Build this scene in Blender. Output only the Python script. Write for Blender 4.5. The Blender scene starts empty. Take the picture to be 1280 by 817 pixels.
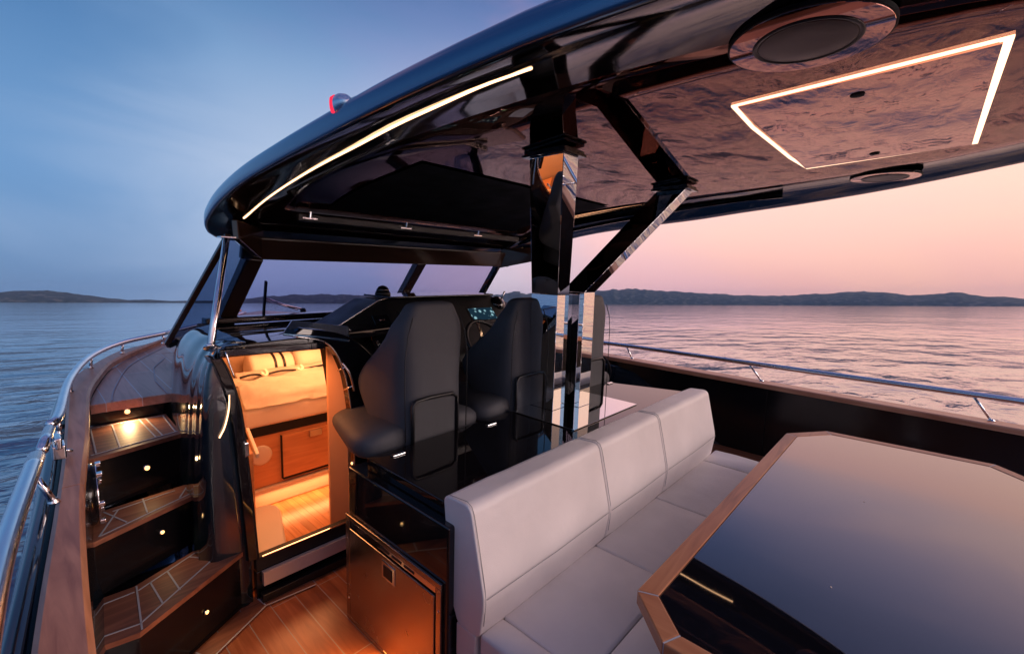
import bpy, bmesh, math, random
from math import sin, cos, pi, radians, sqrt
from mathutils import Vector, Matrix, noise
random.seed(7)
scn = bpy.context.scene
COL = scn.collection
V = Vector

# ------------------------------------------------------------------ frames
# everything aboard is modelled in the boat's own frame: x to starboard, y forward, z up, cockpit sole at z = 0
EYE = 1.75
FOCAL = 569.9 / 1280 * 36
XR = V((0.73497, -0.67705, 0.0292)); YR = None
def _n(v): return v.normalized()
CX, CY, FP = 640.0, 408.5, 569.904
yb = _n(V((8 - CX, -(318 - CY), FP))); xb = _n(V((1162 - CX, -(352 - CY), FP)))
zb = xb.cross(yb)
if zb.y < 0: zb = -zb
zb.normalize()
UPW = V((0.0385752, 0.0692406, 0.9968539)).normalized()      # true vertical seen from the trimmed, heeled boat
ex = (V((1, 0, 0)) - UPW * UPW.x).normalized(); ey = UPW.cross(ex)
M = Matrix((ex, ey, UPW)).to_4x4()                             # boat frame -> level world
BOAT = []                                                      # top-level objects to be placed with M

# ------------------------------------------------------------------ materials
MATS = {}
def newmat(name):
    m = bpy.data.materials.new(name); m.use_nodes = True
    nt = m.node_tree; nt.nodes.clear()
    out = nt.nodes.new('ShaderNodeOutputMaterial'); b = nt.nodes.new('ShaderNodeBsdfPrincipled')
    nt.links.new(b.outputs[0], out.inputs[0]); MATS[name] = m
    return m, nt, b, out
def N(nt, t, **k):
    n = nt.nodes.new(t)
    for a, v in k.items():
        if a in n.inputs: n.inputs[a].default_value = v
        else: setattr(n, a, v)
    return n
def coords(nt, scale=(1, 1, 1), rot=(0, 0, 0), out='Object'):
    tc = nt.nodes.new('ShaderNodeTexCoord'); mp = nt.nodes.new('ShaderNodeMapping')
    mp.inputs['Scale'].default_value = scale; mp.inputs['Rotation'].default_value = rot
    nt.links.new(tc.outputs[out], mp.inputs['Vector']); return mp
def bump(nt, b, src, strength, dist=0.01):
    bp = N(nt, 'ShaderNodeBump'); bp.inputs['Strength'].default_value = strength; bp.inputs['Distance'].default_value = dist
    nt.links.new(src, bp.inputs['Height']); nt.links.new(bp.outputs[0], b.inputs['Normal']); return bp
def ramp(nt, src, stops):
    r = nt.nodes.new('ShaderNodeValToRGB'); e = r.color_ramp.elements
    while len(e) < len(stops): e.new(0.5)
    for i, (p, c) in enumerate(stops):
        e[i].position = p; e[i].color = (c[0], c[1], c[2], 1) if len(c) == 3 else c
    nt.links.new(src, r.inputs[0]); return r
def rough_var(nt, b, lo, hi, scale=6, detail=6):
    mp = coords(nt); nz = N(nt, 'ShaderNodeTexNoise'); nz.inputs['Scale'].default_value = scale; nz.inputs['Detail'].default_value = detail
    nt.links.new(mp.outputs[0], nz.inputs['Vector'])
    mr = N(nt, 'ShaderNodeMapRange'); mr.inputs['From Min'].default_value = .3; mr.inputs['From Max'].default_value = .75
    mr.inputs['To Min'].default_value = lo; mr.inputs['To Max'].default_value = hi
    nt.links.new(nz.outputs[0], mr.inputs[0]); nt.links.new(mr.outputs[0], b.inputs['Roughness']); return nz
def gloss(name, col, rough=(.03, .09), ior=1.5, coat=0.0, wave=0.0, wscale=2.0):
    m, nt, b, o = newmat(name)
    b.inputs['Base Color'].default_value = (*col, 1); b.inputs['IOR'].default_value = ior
    b.inputs['Coat Weight'].default_value = coat; b.inputs['Coat Roughness'].default_value = .03
    rough_var(nt, b, *rough)
    if wave:
        mp = coords(nt); nz = N(nt, 'ShaderNodeTexNoise'); nz.inputs['Scale'].default_value = wscale; nz.inputs['Detail'].default_value = 1.5
        nt.links.new(mp.outputs[0], nz.inputs['Vector']); bump(nt, b, nz.outputs[0], wave, .02)
    return m
gloss('black_lacquer', (.006, .006, .008), (.02, .07), 1.55, .3)
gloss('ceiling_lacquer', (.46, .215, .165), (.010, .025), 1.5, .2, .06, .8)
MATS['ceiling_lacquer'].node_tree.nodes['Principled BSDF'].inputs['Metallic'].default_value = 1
gloss('soffit_lacquer', (.006, .006, .007), (.05, .10), 1.5, .2, .12, 1.5)
gloss('worktop_lacquer', (.006, .005, .006), (.015, .04), 1.5, .15)
gloss('navy_lacquer', (.06, .16, .29), (.10, .18), 1.5, 1.0)
MATS['navy_lacquer'].node_tree.nodes['Principled BSDF'].inputs['Metallic'].default_value = .65
gloss('coaming_lacquer', (.008, .017, .028), (.06, .13), 1.6, .8)
gloss('black_satin', (.008, .008, .009), (.35, .5))
gloss('matte_black', (.006, .006, .006), (.6, .8))
gloss('table_glass', (.006, .006, .009), (.012, .03), 1.85, .7, .012, .8)
gloss('bulwark_black', (.007, .007, .009), (.12, .22), 1.5)
gloss('rubber', (.012, .012, .013), (.5, .7))
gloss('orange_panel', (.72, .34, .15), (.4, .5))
gloss('pale_metal', (.82, .66, .54), (.25, .35))
gloss('plastic_pale', (.75, .66, .55), (.3, .45))
gloss('speaker_cone', (.06, .035, .028), (.3, .45))
def metal(name, col, rough, aniso=0):
    m, nt, b, o = newmat(name)
    b.inputs['Base Color'].default_value = (*col, 1); b.inputs['Metallic'].default_value = 1
    rough_var(nt, b, rough * .7, rough * 1.4, 9)
    return m, nt, b
metal('chrome', (.78, .79, .81), .08)
metal('mirror_steel', (.80, .80, .81), .012)
mm, nt, b = metal('rail_steel', (.74, .78, .84), .22)
mm, nt, b = metal('brushed_steel', (.42, .37, .34), .22)
mp = coords(nt, (1, 260, 1)); nz = N(nt, 'ShaderNodeTexNoise'); nz.inputs['Scale'].default_value = 3
nt.links.new(mp.outputs[0], nz.inputs['Vector']); bump(nt, b, nz.outputs[0], .12, .002)

def leather(name, col, rough=.45, bs=.25):
    m, nt, b, o = newmat(name)
    mp = coords(nt)
    nz = N(nt, 'ShaderNodeTexNoise'); nz.inputs['Scale'].default_value = 3; nz.inputs['Detail'].default_value = 5
    nt.links.new(mp.outputs[0], nz.inputs['Vector'])
    r = ramp(nt, nz.outputs[0], [(.3, [c * .9 for c in col]), (.7, [min(1, c * 1.05) for c in col])])
    nt.links.new(r.outputs[0], b.inputs['Base Color'])
    b.inputs['Roughness'].default_value = rough
    vo = N(nt, 'ShaderNodeTexVoronoi'); vo.inputs['Scale'].default_value = 420
    nt.links.new(mp.outputs[0], vo.inputs['Vector'])
    mx = N(nt, 'ShaderNodeMath', operation='MULTIPLY_ADD'); mx.inputs[1].default_value = .08
    n2 = N(nt, 'ShaderNodeTexNoise'); n2.inputs['Scale'].default_value = 5; n2.inputs['Detail'].default_value = 3; n2.inputs['Distortion'].default_value = .4
    nt.links.new(mp.outputs[0], n2.inputs['Vector'])
    nt.links.new(vo.outputs['Distance'], mx.inputs[0]); nt.links.new(n2.outputs[0], mx.inputs[2])
    bump(nt, b, mx.outputs[0], bs, .022)
    return m
leather('white_leather', (.85, .78, .74), .38, .32)
leather('grey_leather', (.055, .058, .068), .6, .35)
leather('net_fabric', (.05, .053, .06), .6, .3)
leather('linen', (.88, .78, .66), .8, .8)
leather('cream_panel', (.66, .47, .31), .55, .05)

def wood(name, c1, c2, c3, axis='y', rough=.38, planks=None, caulk=(.55, .55, .56), scale=1.0):
    m, nt, b, o = newmat(name)
    st = (9, .8, 9) if axis == 'y' else (.8, 9, 9)
    mp = coords(nt, tuple(s * scale for s in st))
    nz = N(nt, 'ShaderNodeTexNoise'); nz.inputs['Scale'].default_value = 3; nz.inputs['Detail'].default_value = 8; nz.inputs['Distortion'].default_value = 1.2
    nt.links.new(mp.outputs[0], nz.inputs['Vector'])
    n3 = N(nt, 'ShaderNodeTexNoise'); n3.inputs['Scale'].default_value = 1.6; n3.inputs['Detail'].default_value = 3
    mp3 = coords(nt); nt.links.new(mp3.outputs[0], n3.inputs['Vector'])
    ad = N(nt, 'ShaderNodeMath', operation='MULTIPLY_ADD'); ad.inputs[1].default_value = .55
    nt.links.new(n3.outputs[0], ad.inputs[0])
    sc = N(nt, 'ShaderNodeMath', operation='MULTIPLY'); sc.inputs[1].default_value = .5; nt.links.new(nz.outputs[0], sc.inputs[0])
    nt.links.new(sc.outputs[0], ad.inputs[2])
    r = ramp(nt, ad.outputs[0], [(.34, c1), (.52, c2), (.68, c3)])
    colr = r.outputs[0]
    b.inputs['Roughness'].default_value = rough
    hgt = nz.outputs[0]
    if planks:
        w, l = planks
        mb = coords(nt, (1, 1, 1), (0, 0, pi / 2) if axis == 'y' else (0, 0, 0))
        br = N(nt, 'ShaderNodeTexBrick'); br.inputs['Scale'].default_value = 1; br.inputs['Mortar Size'].default_value = .0024
        br.inputs['Brick Width'].default_value = l; br.inputs['Row Height'].default_value = w; br.inputs['Mortar Smooth'].default_value = .1
        br.inputs['Color1'].default_value = (.8, .8, .8, 1); br.inputs['Color2'].default_value = (1.15, 1.1, 1.05, 1)
        br.inputs['Mortar'].default_value = (1, 1, 1, 1); br.offset = .37
        nt.links.new(mb.outputs[0], br.inputs['Vector'])
        mu = N(nt, 'ShaderNodeMixRGB', blend_type='MULTIPLY'); mu.inputs[0].default_value = 1
        nt.links.new(colr, mu.inputs[1]); nt.links.new(br.outputs['Color'], mu.inputs[2])
        mi = N(nt, 'ShaderNodeMixRGB'); mi.inputs[2].default_value = (*caulk, 1)
        nt.links.new(br.outputs['Fac'], mi.inputs[0]); nt.links.new(mu.outputs[0], mi.inputs[1]); colr = mi.outputs[0]
    nt.links.new(colr, b.inputs['Base Color'])
    bump(nt, b, hgt, .12, .004)
    return m
T1, T2, T3 = (.34, .12, .06), (.62, .26, .14), (.78, .38, .22)
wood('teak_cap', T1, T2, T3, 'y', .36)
wood('teak_trim_x', (.24, .08, .035), (.46, .17, .075), (.56, .24, .11), 'x', .36)
wood('teak_trim_y', (.24, .08, .035), (.46, .17, .075), (.56, .24, .11), 'y', .36)
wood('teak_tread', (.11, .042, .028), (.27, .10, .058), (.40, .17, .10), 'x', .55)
wood('teak_sole', (.18, .055, .026), (.34, .115, .05), (.46, .18, .085), 'y', .28, (.118, 1.5), (.36, .30, .27))
wood('teak_deck', (.34, .18, .14), (.54, .32, .26), (.64, .42, .35), 'y', .34, (.16, 1.6), (.62, .62, .66))
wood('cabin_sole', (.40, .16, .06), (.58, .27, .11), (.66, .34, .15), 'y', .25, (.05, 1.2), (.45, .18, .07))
wood('cabin_oak', (.52, .22, .09), (.66, .31, .14), (.72, .38, .18), 'x', .35)
def emis(name, col, s):
    m = bpy.data.materials.new(name); m.use_nodes = True; nt = m.node_tree; nt.nodes.clear()
    o = nt.nodes.new('ShaderNodeOutputMaterial'); e = nt.nodes.new('ShaderNodeEmission')
    e.inputs[0].default_value = (*col, 1); e.inputs[1].default_value = s
    nt.links.new(e.outputs[0], o.inputs[0]); MATS[name] = m
    return m, nt, e
emis('led_warm', (1, .56, .30), 3.6)
emis('led_hatch', (1, .62, .40), 2.6)
emis('lamp_lens', (1, .50, .16), 4)
emis('red_lens', (1, .03, .08), 1.2)
emis('green_lamp', (.15, 1, .5), .8)
# lit chart screens
for nm, ca, cb, st in (('screen_chart', (.01, .03, .05), (.30, .55, .62), .9), ('screen_pale', (.30, .38, .50), (.42, .52, .64), .75)):
    m, nt, e = emis(nm, (1, 1, 1), st)
    mp = coords(nt); vo = N(nt, 'ShaderNodeTexVoronoi'); vo.inputs['Scale'].default_value = 22
    br = N(nt, 'ShaderNodeTexBrick'); br.inputs['Scale'].default_value = 9
    nt.links.new(mp.outputs[0], vo.inputs['Vector']); nt.links.new(mp.outputs[0], br.inputs['Vector'])
    r = ramp(nt, vo.outputs['Distance'], [(.22, cb), (.4, ca)])
    nt.links.new(r.outputs[0], e.inputs[0])
# tinted glass: partly clear sheet with a reflecting face
m = bpy.data.materials.new('tinted_glass'); m.use_nodes = True; nt = m.node_tree; nt.nodes.clear(); MATS['tinted_glass'] = m
o = nt.nodes.new('ShaderNodeOutputMaterial'); tr = N(nt, 'ShaderNodeBsdfTransparent'); tr.inputs[0].default_value = (.76, .72, .84, 1)
gl = N(nt, 'ShaderNodeBsdfGlossy'); gl.inputs['Roughness'].default_value = .02
fr = N(nt, 'ShaderNodeLayerWeight'); fr.inputs[0].default_value = .5
f2 = N(nt, 'ShaderNodeMath', operation='POWER'); f2.inputs[1].default_value = 4; nt.links.new(fr.outputs['Facing'], f2.inputs[0])
f3 = N(nt, 'ShaderNodeMath', operation='MULTIPLY_ADD'); f3.inputs[1].default_value = .45; f3.inputs[2].default_value = .03; nt.links.new(f2.outputs[0], f3.inputs[0])
mx = N(nt, 'ShaderNodeMixShader'); nt.links.new(f3.outputs[0], mx.inputs[0]); nt.links.new(tr.outputs[0], mx.inputs[1]); nt.links.new(gl.outputs[0], mx.inputs[2]); nt.links.new(mx.outputs[0], o.inputs[0])
m2 = m.copy(); m2.name = 'dark_glass'; MATS['dark_glass'] = m2
[n for n in m2.node_tree.nodes if n.type == 'BSDF_TRANSPARENT'][0].inputs[0].default_value = (.42, .48, .60, 1)

# ------------------------------------------------------------------ object helpers
def tag(o, label=None, cat=None, group=None, kind=None):
    if label: o['label'] = label
    if cat: o['category'] = cat
    if group: o['group'] = group
    if kind: o['kind'] = kind
    return o
def thing(name, label, cat, loc=(0, 0, 0), group=None, kind=None):
    o = bpy.data.objects.new(name, None); o.empty_display_size = .1; COL.objects.link(o); o.location = loc
    BOAT.append(o); return tag(o, label, cat, group, kind)
def root_of(o):
    p = V((0, 0, 0))
    while o is not None: p += o.location; o = o.parent
    return p
def obj(name, bm, mat, parent=None, smooth=False, bevel=0, seg=2, label=None, world=False):
    """links the mesh as one object; bm is in boat coordinates"""
    bmesh.ops.recalc_face_normals(bm, faces=bm.faces)
    if parent is None:
        c = V((0, 0, 0))
        for v in bm.verts: c += v.co
        c /= max(1, len(bm.verts))
        zmin = min(v.co.z for v in bm.verts); c.z = zmin
    else: c = root_of(parent)
    if world: c = V((0, 0, 0))
    bm.transform(Matrix.Translation(-c))
    me = bpy.data.meshes.new(name); bm.to_mesh(me); bm.free()
    mats = mat if isinstance(mat, (list, tuple)) else [mat]
    for k in mats: me.materials.append(MATS[k])
    o = bpy.data.objects.new(name, me); COL.objects.link(o)
    if parent is None:
        o.location = c
        if not world: BOAT.append(o)
    else: o.parent = parent
    if smooth:
        for p in me.polygons: p.use_smooth = True
    if bevel:
        md = o.modifiers.new('bevel', 'BEVEL'); md.width = bevel; md.segments = seg; md.limit_method = 'ANGLE'; md.angle_limit = radians(35)
        if smooth or seg > 2:
            for p in me.polygons: p.use_smooth = True
            md.harden_normals = False
            wn = o.modifiers.new('wn', 'WEIGHTED_NORMAL'); wn.keep_sharp = False
    if label: o['label'] = label
    return o
def B(): return bmesh.new()
def box(bm, x0, x1, y0, y1, z0, z1, mi=0):
    return prism(bm, [(x0, y0, z0), (x1, y0, z0), (x1, y1, z0), (x0, y1, z0)], (0, 0, z1 - z0), mi)
def prism(bm, pts, off, mi=0):
    off = V(off); a = [bm.verts.new(V(p)) for p in pts]; b = [bm.verts.new(V(p) + off) for p in pts]
    n = len(a); fs = [bm.faces.new(a[::-1]), bm.faces.new(b)]
    for i in range(n): fs.append(bm.faces.new((a[i], a[(i + 1) % n], b[(i + 1) % n], b[i])))
    for f in fs: f.material_index = mi
    return fs
def xz(poly, y0, y1, bm=None):
    bm = bm or B(); prism(bm, [(p[0], y0, p[1]) for p in poly], (0, y1 - y0, 0)); return bm
def yz(poly, x0, x1, bm=None):
    bm = bm or B(); prism(bm, [(x0, p[0], p[1]) for p in poly], (x1 - x0, 0, 0)); return bm
def loft(bm, rings, closed=True, caps=True, mi=0):
    vs = [[bm.verts.new(V(p)) for p in r] for r in rings]
    n = len(rings[0])
    for i in range(len(vs) - 1):
        for j in range(n if closed else n - 1):
            f = bm.faces.new((vs[i][j], vs[i][(j + 1) % n], vs[i + 1][(j + 1) % n], vs[i + 1][j])); f.material_index = mi
    if caps and closed:
        bm.faces.new(vs[0][::-1]).material_index = mi; bm.faces.new(vs[-1]).material_index = mi
    return vs
def spline(pts, n=8):
    pts = [V(p) for p in pts]; out = []
    P_ = [pts[0] * 2 - pts[1]] + pts + [pts[-1] * 2 - pts[-2]]
    for i in range(1, len(P_) - 2):
        a, b_, c, d = P_[i - 1:i + 3]
        for k in range(n):
            t = k / n
            out.append(.5 * ((2 * b_) + (c - a) * t + (2 * a - 5 * b_ + 4 * c - d) * t * t + (3 * b_ - a - 3 * c + d) * t ** 3))
    out.append(pts[-1]); return out
def tube(bm, pts, r, sides=12, ry=None, closed=False, mi=0):
    pts = [V(p) for p in pts]; rings = []; up = V((0, 0, 1))
    n = len(pts); prev = None
    for i, p in enumerate(pts):
        if closed: d = pts[(i + 1) % n] - pts[i - 1]
        else: d = pts[min(i + 1, n - 1)] - pts[max(i - 1, 0)]
        d.normalize()
        if prev is None:
            s = d.cross(up)
            if s.length < .2: s = d.cross(V((1, 0, 0)))
        else: s = prev - d * prev.dot(d)
        s.normalize(); prev = s.copy(); u = s.cross(d).normalized()
        rr = r[i] if isinstance(r, (list, tuple)) else r
        rings.append([p + s * cos(a) * rr + u * sin(a) * (ry or rr) for a in [2 * pi * k / sides for k in range(sides)]])
    if closed: rings.append(rings[0]); 
    loft(bm, rings, True, not closed, mi)
    if closed: bmesh.ops.remove_doubles(bm, verts=bm.verts, dist=1e-5)
    return bm
def bar(bm, a, b_, w, h, up=(0, 0, 1), mi=0):
    a, b_ = V(a), V(b_); d = (b_ - a).normalized(); s = d.cross(V(up))
    if s.length < .05: s = d.cross(V((1, 0, 0)))
    s.normalize(); u = s.cross(d)
    q = [a + s * w / 2 * i + u * h / 2 * j for i, j in ((-1, -1), (1, -1), (1, 1), (-1, 1))]
    prism(bm, q, b_ - a, mi)
def disc(bm, c, r, h, axis=(0, 0, 1), sides=28, mi=0, r2=None):
    c = V(c); ax = V(axis).normalized(); s = ax.orthogonal().normalized(); u = ax.cross(s)
    ra = [c + (s * cos(t) + u * sin(t)) * r for t in [2 * pi * k / sides for k in range(sides)]]
    rb = [c + ax * h + (s * cos(t) + u * sin(t)) * (r2 or r) for t in [2 * pi * k / sides for k in range(sides)]]
    loft(bm, [ra, rb], mi=mi)
def lathe(bm, c, prof, axis=(0, 0, 1), sides=36, mi=0):
    c = V(c); ax = V(axis).normalized(); s = ax.orthogonal().normalized(); u = ax.cross(s)
    rings = [[c + ax * h + (s * cos(t) + u * sin(t)) * max(r, 1e-4) for t in [2 * pi * k / sides for k in range(sides)]] for r, h in prof]
    loft(bm, rings, mi=mi)
def interp(tab, x):
    if x <= tab[0][0]: return tab[0][1]
    for (a, va), (b_, vb) in zip(tab, tab[1:]):
        if x <= b_: return va + (vb - va) * (x - a) / (b_ - a)
    return tab[-1][1]
def smooth_tab(tab, n=8):
    s = spline([(a, v, 0) for a, v in tab], n); return [(p.x, p.y) for p in s]
def copy_tree(o, loc, label=None):
    c = o.copy(); COL.objects.link(c); c.location = loc; BOAT.append(c)
    if label: c['label'] = label
    for ch in list(o.children):
        d = ch.copy(); COL.objects.link(d); d.parent = c
        for g in ch.children:
            e = g.copy(); COL.objects.link(e); e.parent = d
    return c
def offset_poly(poly, d):
    """inward offset of a convex or mildly concave xy polygon given counter-clockwise"""
    n = len(poly); out = []
    for i in range(n):
        a, b_, c = V(poly[i - 1]).to_2d(), V(poly[i]).to_2d(), V(poly[(i + 1) % n]).to_2d()
        d1 = (b_ - a).normalized(); d2 = (c - b_).normalized()
        n1 = V((-d1.y, d1.x)); n2 = V((-d2.y, d2.x)); bis = (n1 + n2).normalized(); k = d / max(.35, bis.dot(n1))
        out.append((b_.x + bis.x * k, b_.y + bis.y * k))
    return out

# ------------------------------------------------------------------ cockpit sole, side deck, hull
CAPI = smooth_tab([(-2.0, .20), (-.5, .10), (.6, .06), (1.25, .068), (2.0, .115), (2.6, .18), (3.07, .225), (3.45, .265), (3.8, .335), (4.2, .437), (4.48, .557), (4.86, .766), (5.04, .876), (5.6, 1.25), (6.4, 1.75), (7.2, 2.2)], 6)
CAPO = smooth_tab([(-2.0, .05), (-.5, -.03), (.6, -.055), (1.2, -.035), (1.97, .043), (2.46, .091), (3.07, .14), (3.5, .175), (3.9, .232), (4.19, .332), (4.66, .538), (4.96, .80), (5.6, 1.16), (6.4, 1.66), (7.4, 2.2)], 6)
def capz(y): return interp([(-2, .88), (1.2, .93), (2.5, .975), (3.3, 1.0), (5, 1.03), (7.4, 1.08)], y)
ys = [-2 + .12 * i for i in range(78)]

def poly_sheet(pts, z, h):
    bm = B(); prism(bm, [(x, y, z) for x, y in pts], (0, 0, h)); return bm
fl = B()
prism(fl, [(.0, -2, -.04), (4.87, -2, -.04), (4.87, 2.5, -.04), (.0, 2.5, -.04)], (0, 0, .04))
so = obj('cockpit_floor', fl, 'teak_sole'); tag(so, 'reddish teak planked cockpit floor with pale caulk lines', 'floor', kind='structure')
# margin plank along the step and door sill with its pale caulking
bm = B()
e = [(.10, 2.02), (.442, 2.252), (.752, 2.43), (1.01, 2.405), (1.01, 2.31), (.765, 2.335), (.478, 2.165), (.14, 1.94)]
prism(bm, [(x, y, .0035) for x, y in e], (0, 0, .004))
def strip(bm, a, b_, z, w=.007, mi=1, h=.0015):
    a, b_ = V((a[0], a[1], 0)), V((b_[0], b_[1], 0)); d = (b_ - a).normalized(); s = V((-d.y, d.x, 0)) * w / 2
    prism(bm, [(a - s) + V((0, 0, z)), (b_ - s) + V((0, 0, z)), (b_ + s) + V((0, 0, z)), (a + s) + V((0, 0, z))], (0, 0, h), mi)
gloss('caulk', (.50, .50, .53), (.5, .6))
for a, b_ in ((e[4], e[5]), (e[5], e[6]), (e[6], e[7]), (e[1], e[6]), (e[2], e[5])): strip(bm, a, b_, .0075)
o = obj('floor_margin', bm, ['teak_tread', 'caulk']); tag(o, 'teak margin plank along the foot of the steps', 'floor', kind='structure')

# side deck and foredeck (deck level follows the sheer)
def deckz(y): return interp([(3.3, .94), (5, .985), (7.4, 1.02)], y)
bm = B(); rows = []
for k in range(26):
    y = 3.335 + k * .15; xi = interp(CAPI, y); xo = 4.55 - (xi - .1)
    xe = interp([(3.3, .66), (3.6, .72), (4.2, .86), (4.5, 1.0), (4.8, 1.35)], y)
    if y > 4.75: break
    rows.append([(xi, y, deckz(y)), ((xi + xe) / 2, y, deckz(y) + .002), (xe, y, deckz(y)), (xe, y, deckz(y) - .05), (xi, y, deckz(y) - .05)])
loft(bm, rows)
o = obj('side_deck', bm, 'teak_deck', smooth=False); tag(o, 'pale teak side deck running forward past the windscreen', 'deck', kind='structure')
bm = B(); rows = []
for k in range(18):
    y = 4.62 + k * .15; xi = interp(CAPI, y); xo = 4.95 - xi
    rows.append([(xi, y, deckz(y)), (.5 * (xi + xo), y, deckz(y) + .03), (xo, y, deckz(y)), (xo, y, deckz(y) - .05), (xi, y, deckz(y) - .05)])
loft(bm, rows)
o = obj('foredeck', bm, 'teak_deck'); tag(o, 'pale teak foredeck ahead of the windscreen', 'deck', kind='structure')
bm = B()
def deckstrip(pts, w=.007):
    for a, b_ in zip(pts, pts[1:]):
        a3 = V((a[0], a[1], deckz(a[1]) + .0045)); b3 = V((b_[0], b_[1], deckz(b_[1]) + .0045)); d = (b3 - a3).normalized(); s = V((-d.y, d.x, 0)).normalized() * w / 2
        prism(bm, [a3 - s, b3 - s, b3 + s, a3 + s], (0, 0, .0015))
deckstrip([(interp(CAPI, y) + .09, y) for y in [3.36 + .12 * i for i in range(14)]])
deckstrip([(.597, 3.34), (.60, 3.7), (.66, 4.1), (.78, 4.4)])
o = obj('deck_caulk', bm, 'caulk'); tag(o, 'pale caulk line along the margin of the side deck', 'caulk', kind='structure')

def side_hull(sgn):
    bm = B(); rows = []
    for y in ys:
        xo = interp(CAPO, y) - .05; z = capz(y) - .06
        f = lambda x: x if sgn < 0 else 4.97 - x
        if sgn > 0: z = interp([(-2, .66), (3, .70), (4, .80), (7.4, .98)], y)
        rows.append([(f(xo), y, z), (f(xo - .035), y, z - .08), (f(xo - .03), y, z - .35), (f(xo + .10), y, -.3), (f(xo + .5), y, -1.0), (f(xo + .62), y, -1.0), (f(xo + .2), y, -.2), (f(xo + .06), y, z - .1)])
    loft(bm, rows); return bm
hull = thing('boat_hull', 'dark navy hull of the boat below the teak cap rails', 'boat hull', (2.2, 1, -1.0))
for s in (-1, 1): obj('hull_side', side_hull(s), 'coaming_lacquer', hull, smooth=True)
bm = B(); box(bm, .4, 4.5, -1.9, 6.5, -.98, -.1); obj('keel_body', bm, 'navy_lacquer', hull)

def cap_mesh(sgn, y0, y1):
    bm = B(); rows = []; n = int((y1 - y0) / .1)
    for k in range(n + 1):
        y = y0 + (y1 - y0) * k / n; a = interp(CAPO, y); b_ = interp(CAPI, y); z = capz(y)
        r = [(a, z - .045), (a, z - .012), (a + .012, z), (b_ - .012, z), (b_, z - .012), (b_, z - .045)]
        rows.append([(p[0], y, p[1]) for p in r])
    loft(bm, rows); return bm
bw = thing('port_bulwark', 'port side bulwark with reddish teak cap, left of the steps', 'bulwark', (.1, 1.5, 0))
obj('teak_cap', cap_mesh(-1, -2, 2.12), 'teak_cap', bw, label='teak cap of the cockpit bulwark nearest the camera')
obj('teak_cap', cap_mesh(-1, 2.124, 7.2), 'teak_cap', bw, label='teak cap curving forward around the side deck')
bm = B(); rows = []
for y in [-2 + .15 * i for i in range(40)]:
    b_ = interp(CAPI, y); z = capz(y) - .047
    rows.append([(b_ - .01, y, z), (b_ - .01, y, 0 if y < 3.3 else .9), (b_ - .07, y, 0 if y < 3.3 else .9), (b_ - .07, y, z)])
loft(bm, rows); obj('inner_panel', bm, 'bulwark_black', bw)

# starboard bulwark
bs = thing('starboard_bulwark', 'long black bulwark with teak cap beyond the table', 'bulwark', (4.5, 1, 0))
bm = B()
def szb(y): return interp([(-2, .70), (-.62, .712), (2.75, .735), (4, .76), (5, .80)], y)
rows = [[(4.85 + dx, y, szb(y) + dz) for dx, dz in ((0, -.045), (0, -.008), (.01, 0), (.16, 0), (.17, -.01), (.17, -.045))] for y in [-2 + .2 * i for i in range(36)]]
loft(bm, rows); obj('teak_cap', bm, 'teak_cap', bs)
for y0, y1 in ((-2, 1.04), (1.044, 3.0), (3.004, 5)):
    bm = B(); prism(bm, [(4.87, y0, 0), (4.87, y1, 0), (4.87, y1, szb(y1) - .047), (4.87, y0, szb(y0) - .047)], (.06, 0, 0)); obj('inner_panel', bm, 'bulwark_black', bs, bevel=.004)

# ------------------------------------------------------------------ hand rails
def rail_thing(name, label, pts, posts, r=.02, ry=None, foot=.03, fn=None, grp='polished hand rails', sides=16):
    t = thing(name, label, 'hand rail', posts[0][1] if posts else pts[0], grp)
    sp = spline(pts, 8); bm = B(); tube(bm, sp, r, sides, ry)
    for q, d in ((sp[0], sp[0] - sp[1]), (sp[-1], sp[-1] - sp[-2])):
        d = d.normalized(); c = [(r * .98, 0), (r * .85, r * .35), (r * .5, r * .6), (.001, r * .7)]
        if ry is None: lathe(bm, q, c, d, sides)
    obj('rail_tube', bm, 'rail_steel', t, smooth=True)
    for top, bot in posts:
        bm = B(); tube(bm, [top, bot], .010, 10); s = obj('stanchion', bm, 'chrome', t, smooth=True)
        bm = B(); lathe(bm, V(bot), [(foot, 0), (foot, .004), (foot * .6, .01), (.011, .014)], (0, 0, 1), 18); obj('foot', bm, 'chrome', s, smooth=True)
    return t
def on_cap(y, f=.35, dz=0): 
    a, b_ = interp(CAPO, y), interp(CAPI, y); return (a + (b_ - a) * f, y, capz(y) + dz)
# aft section, seen end-on at the lower left
rail_thing('hand_rail', 'thick polished rail section nearest the camera at lower left', [(-.075, -.8, 1.055), (-.09, .6, 1.06), (-.066, 1.4, 1.06), (.018, 2.20, 1.065)],
           [((.014, 2.02, 1.05), (.046, 2.02, capz(2.02))), ((-.085, .3, 1.05), (-.02, .3, capz(.3)))], .0235, foot=.016)
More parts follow.
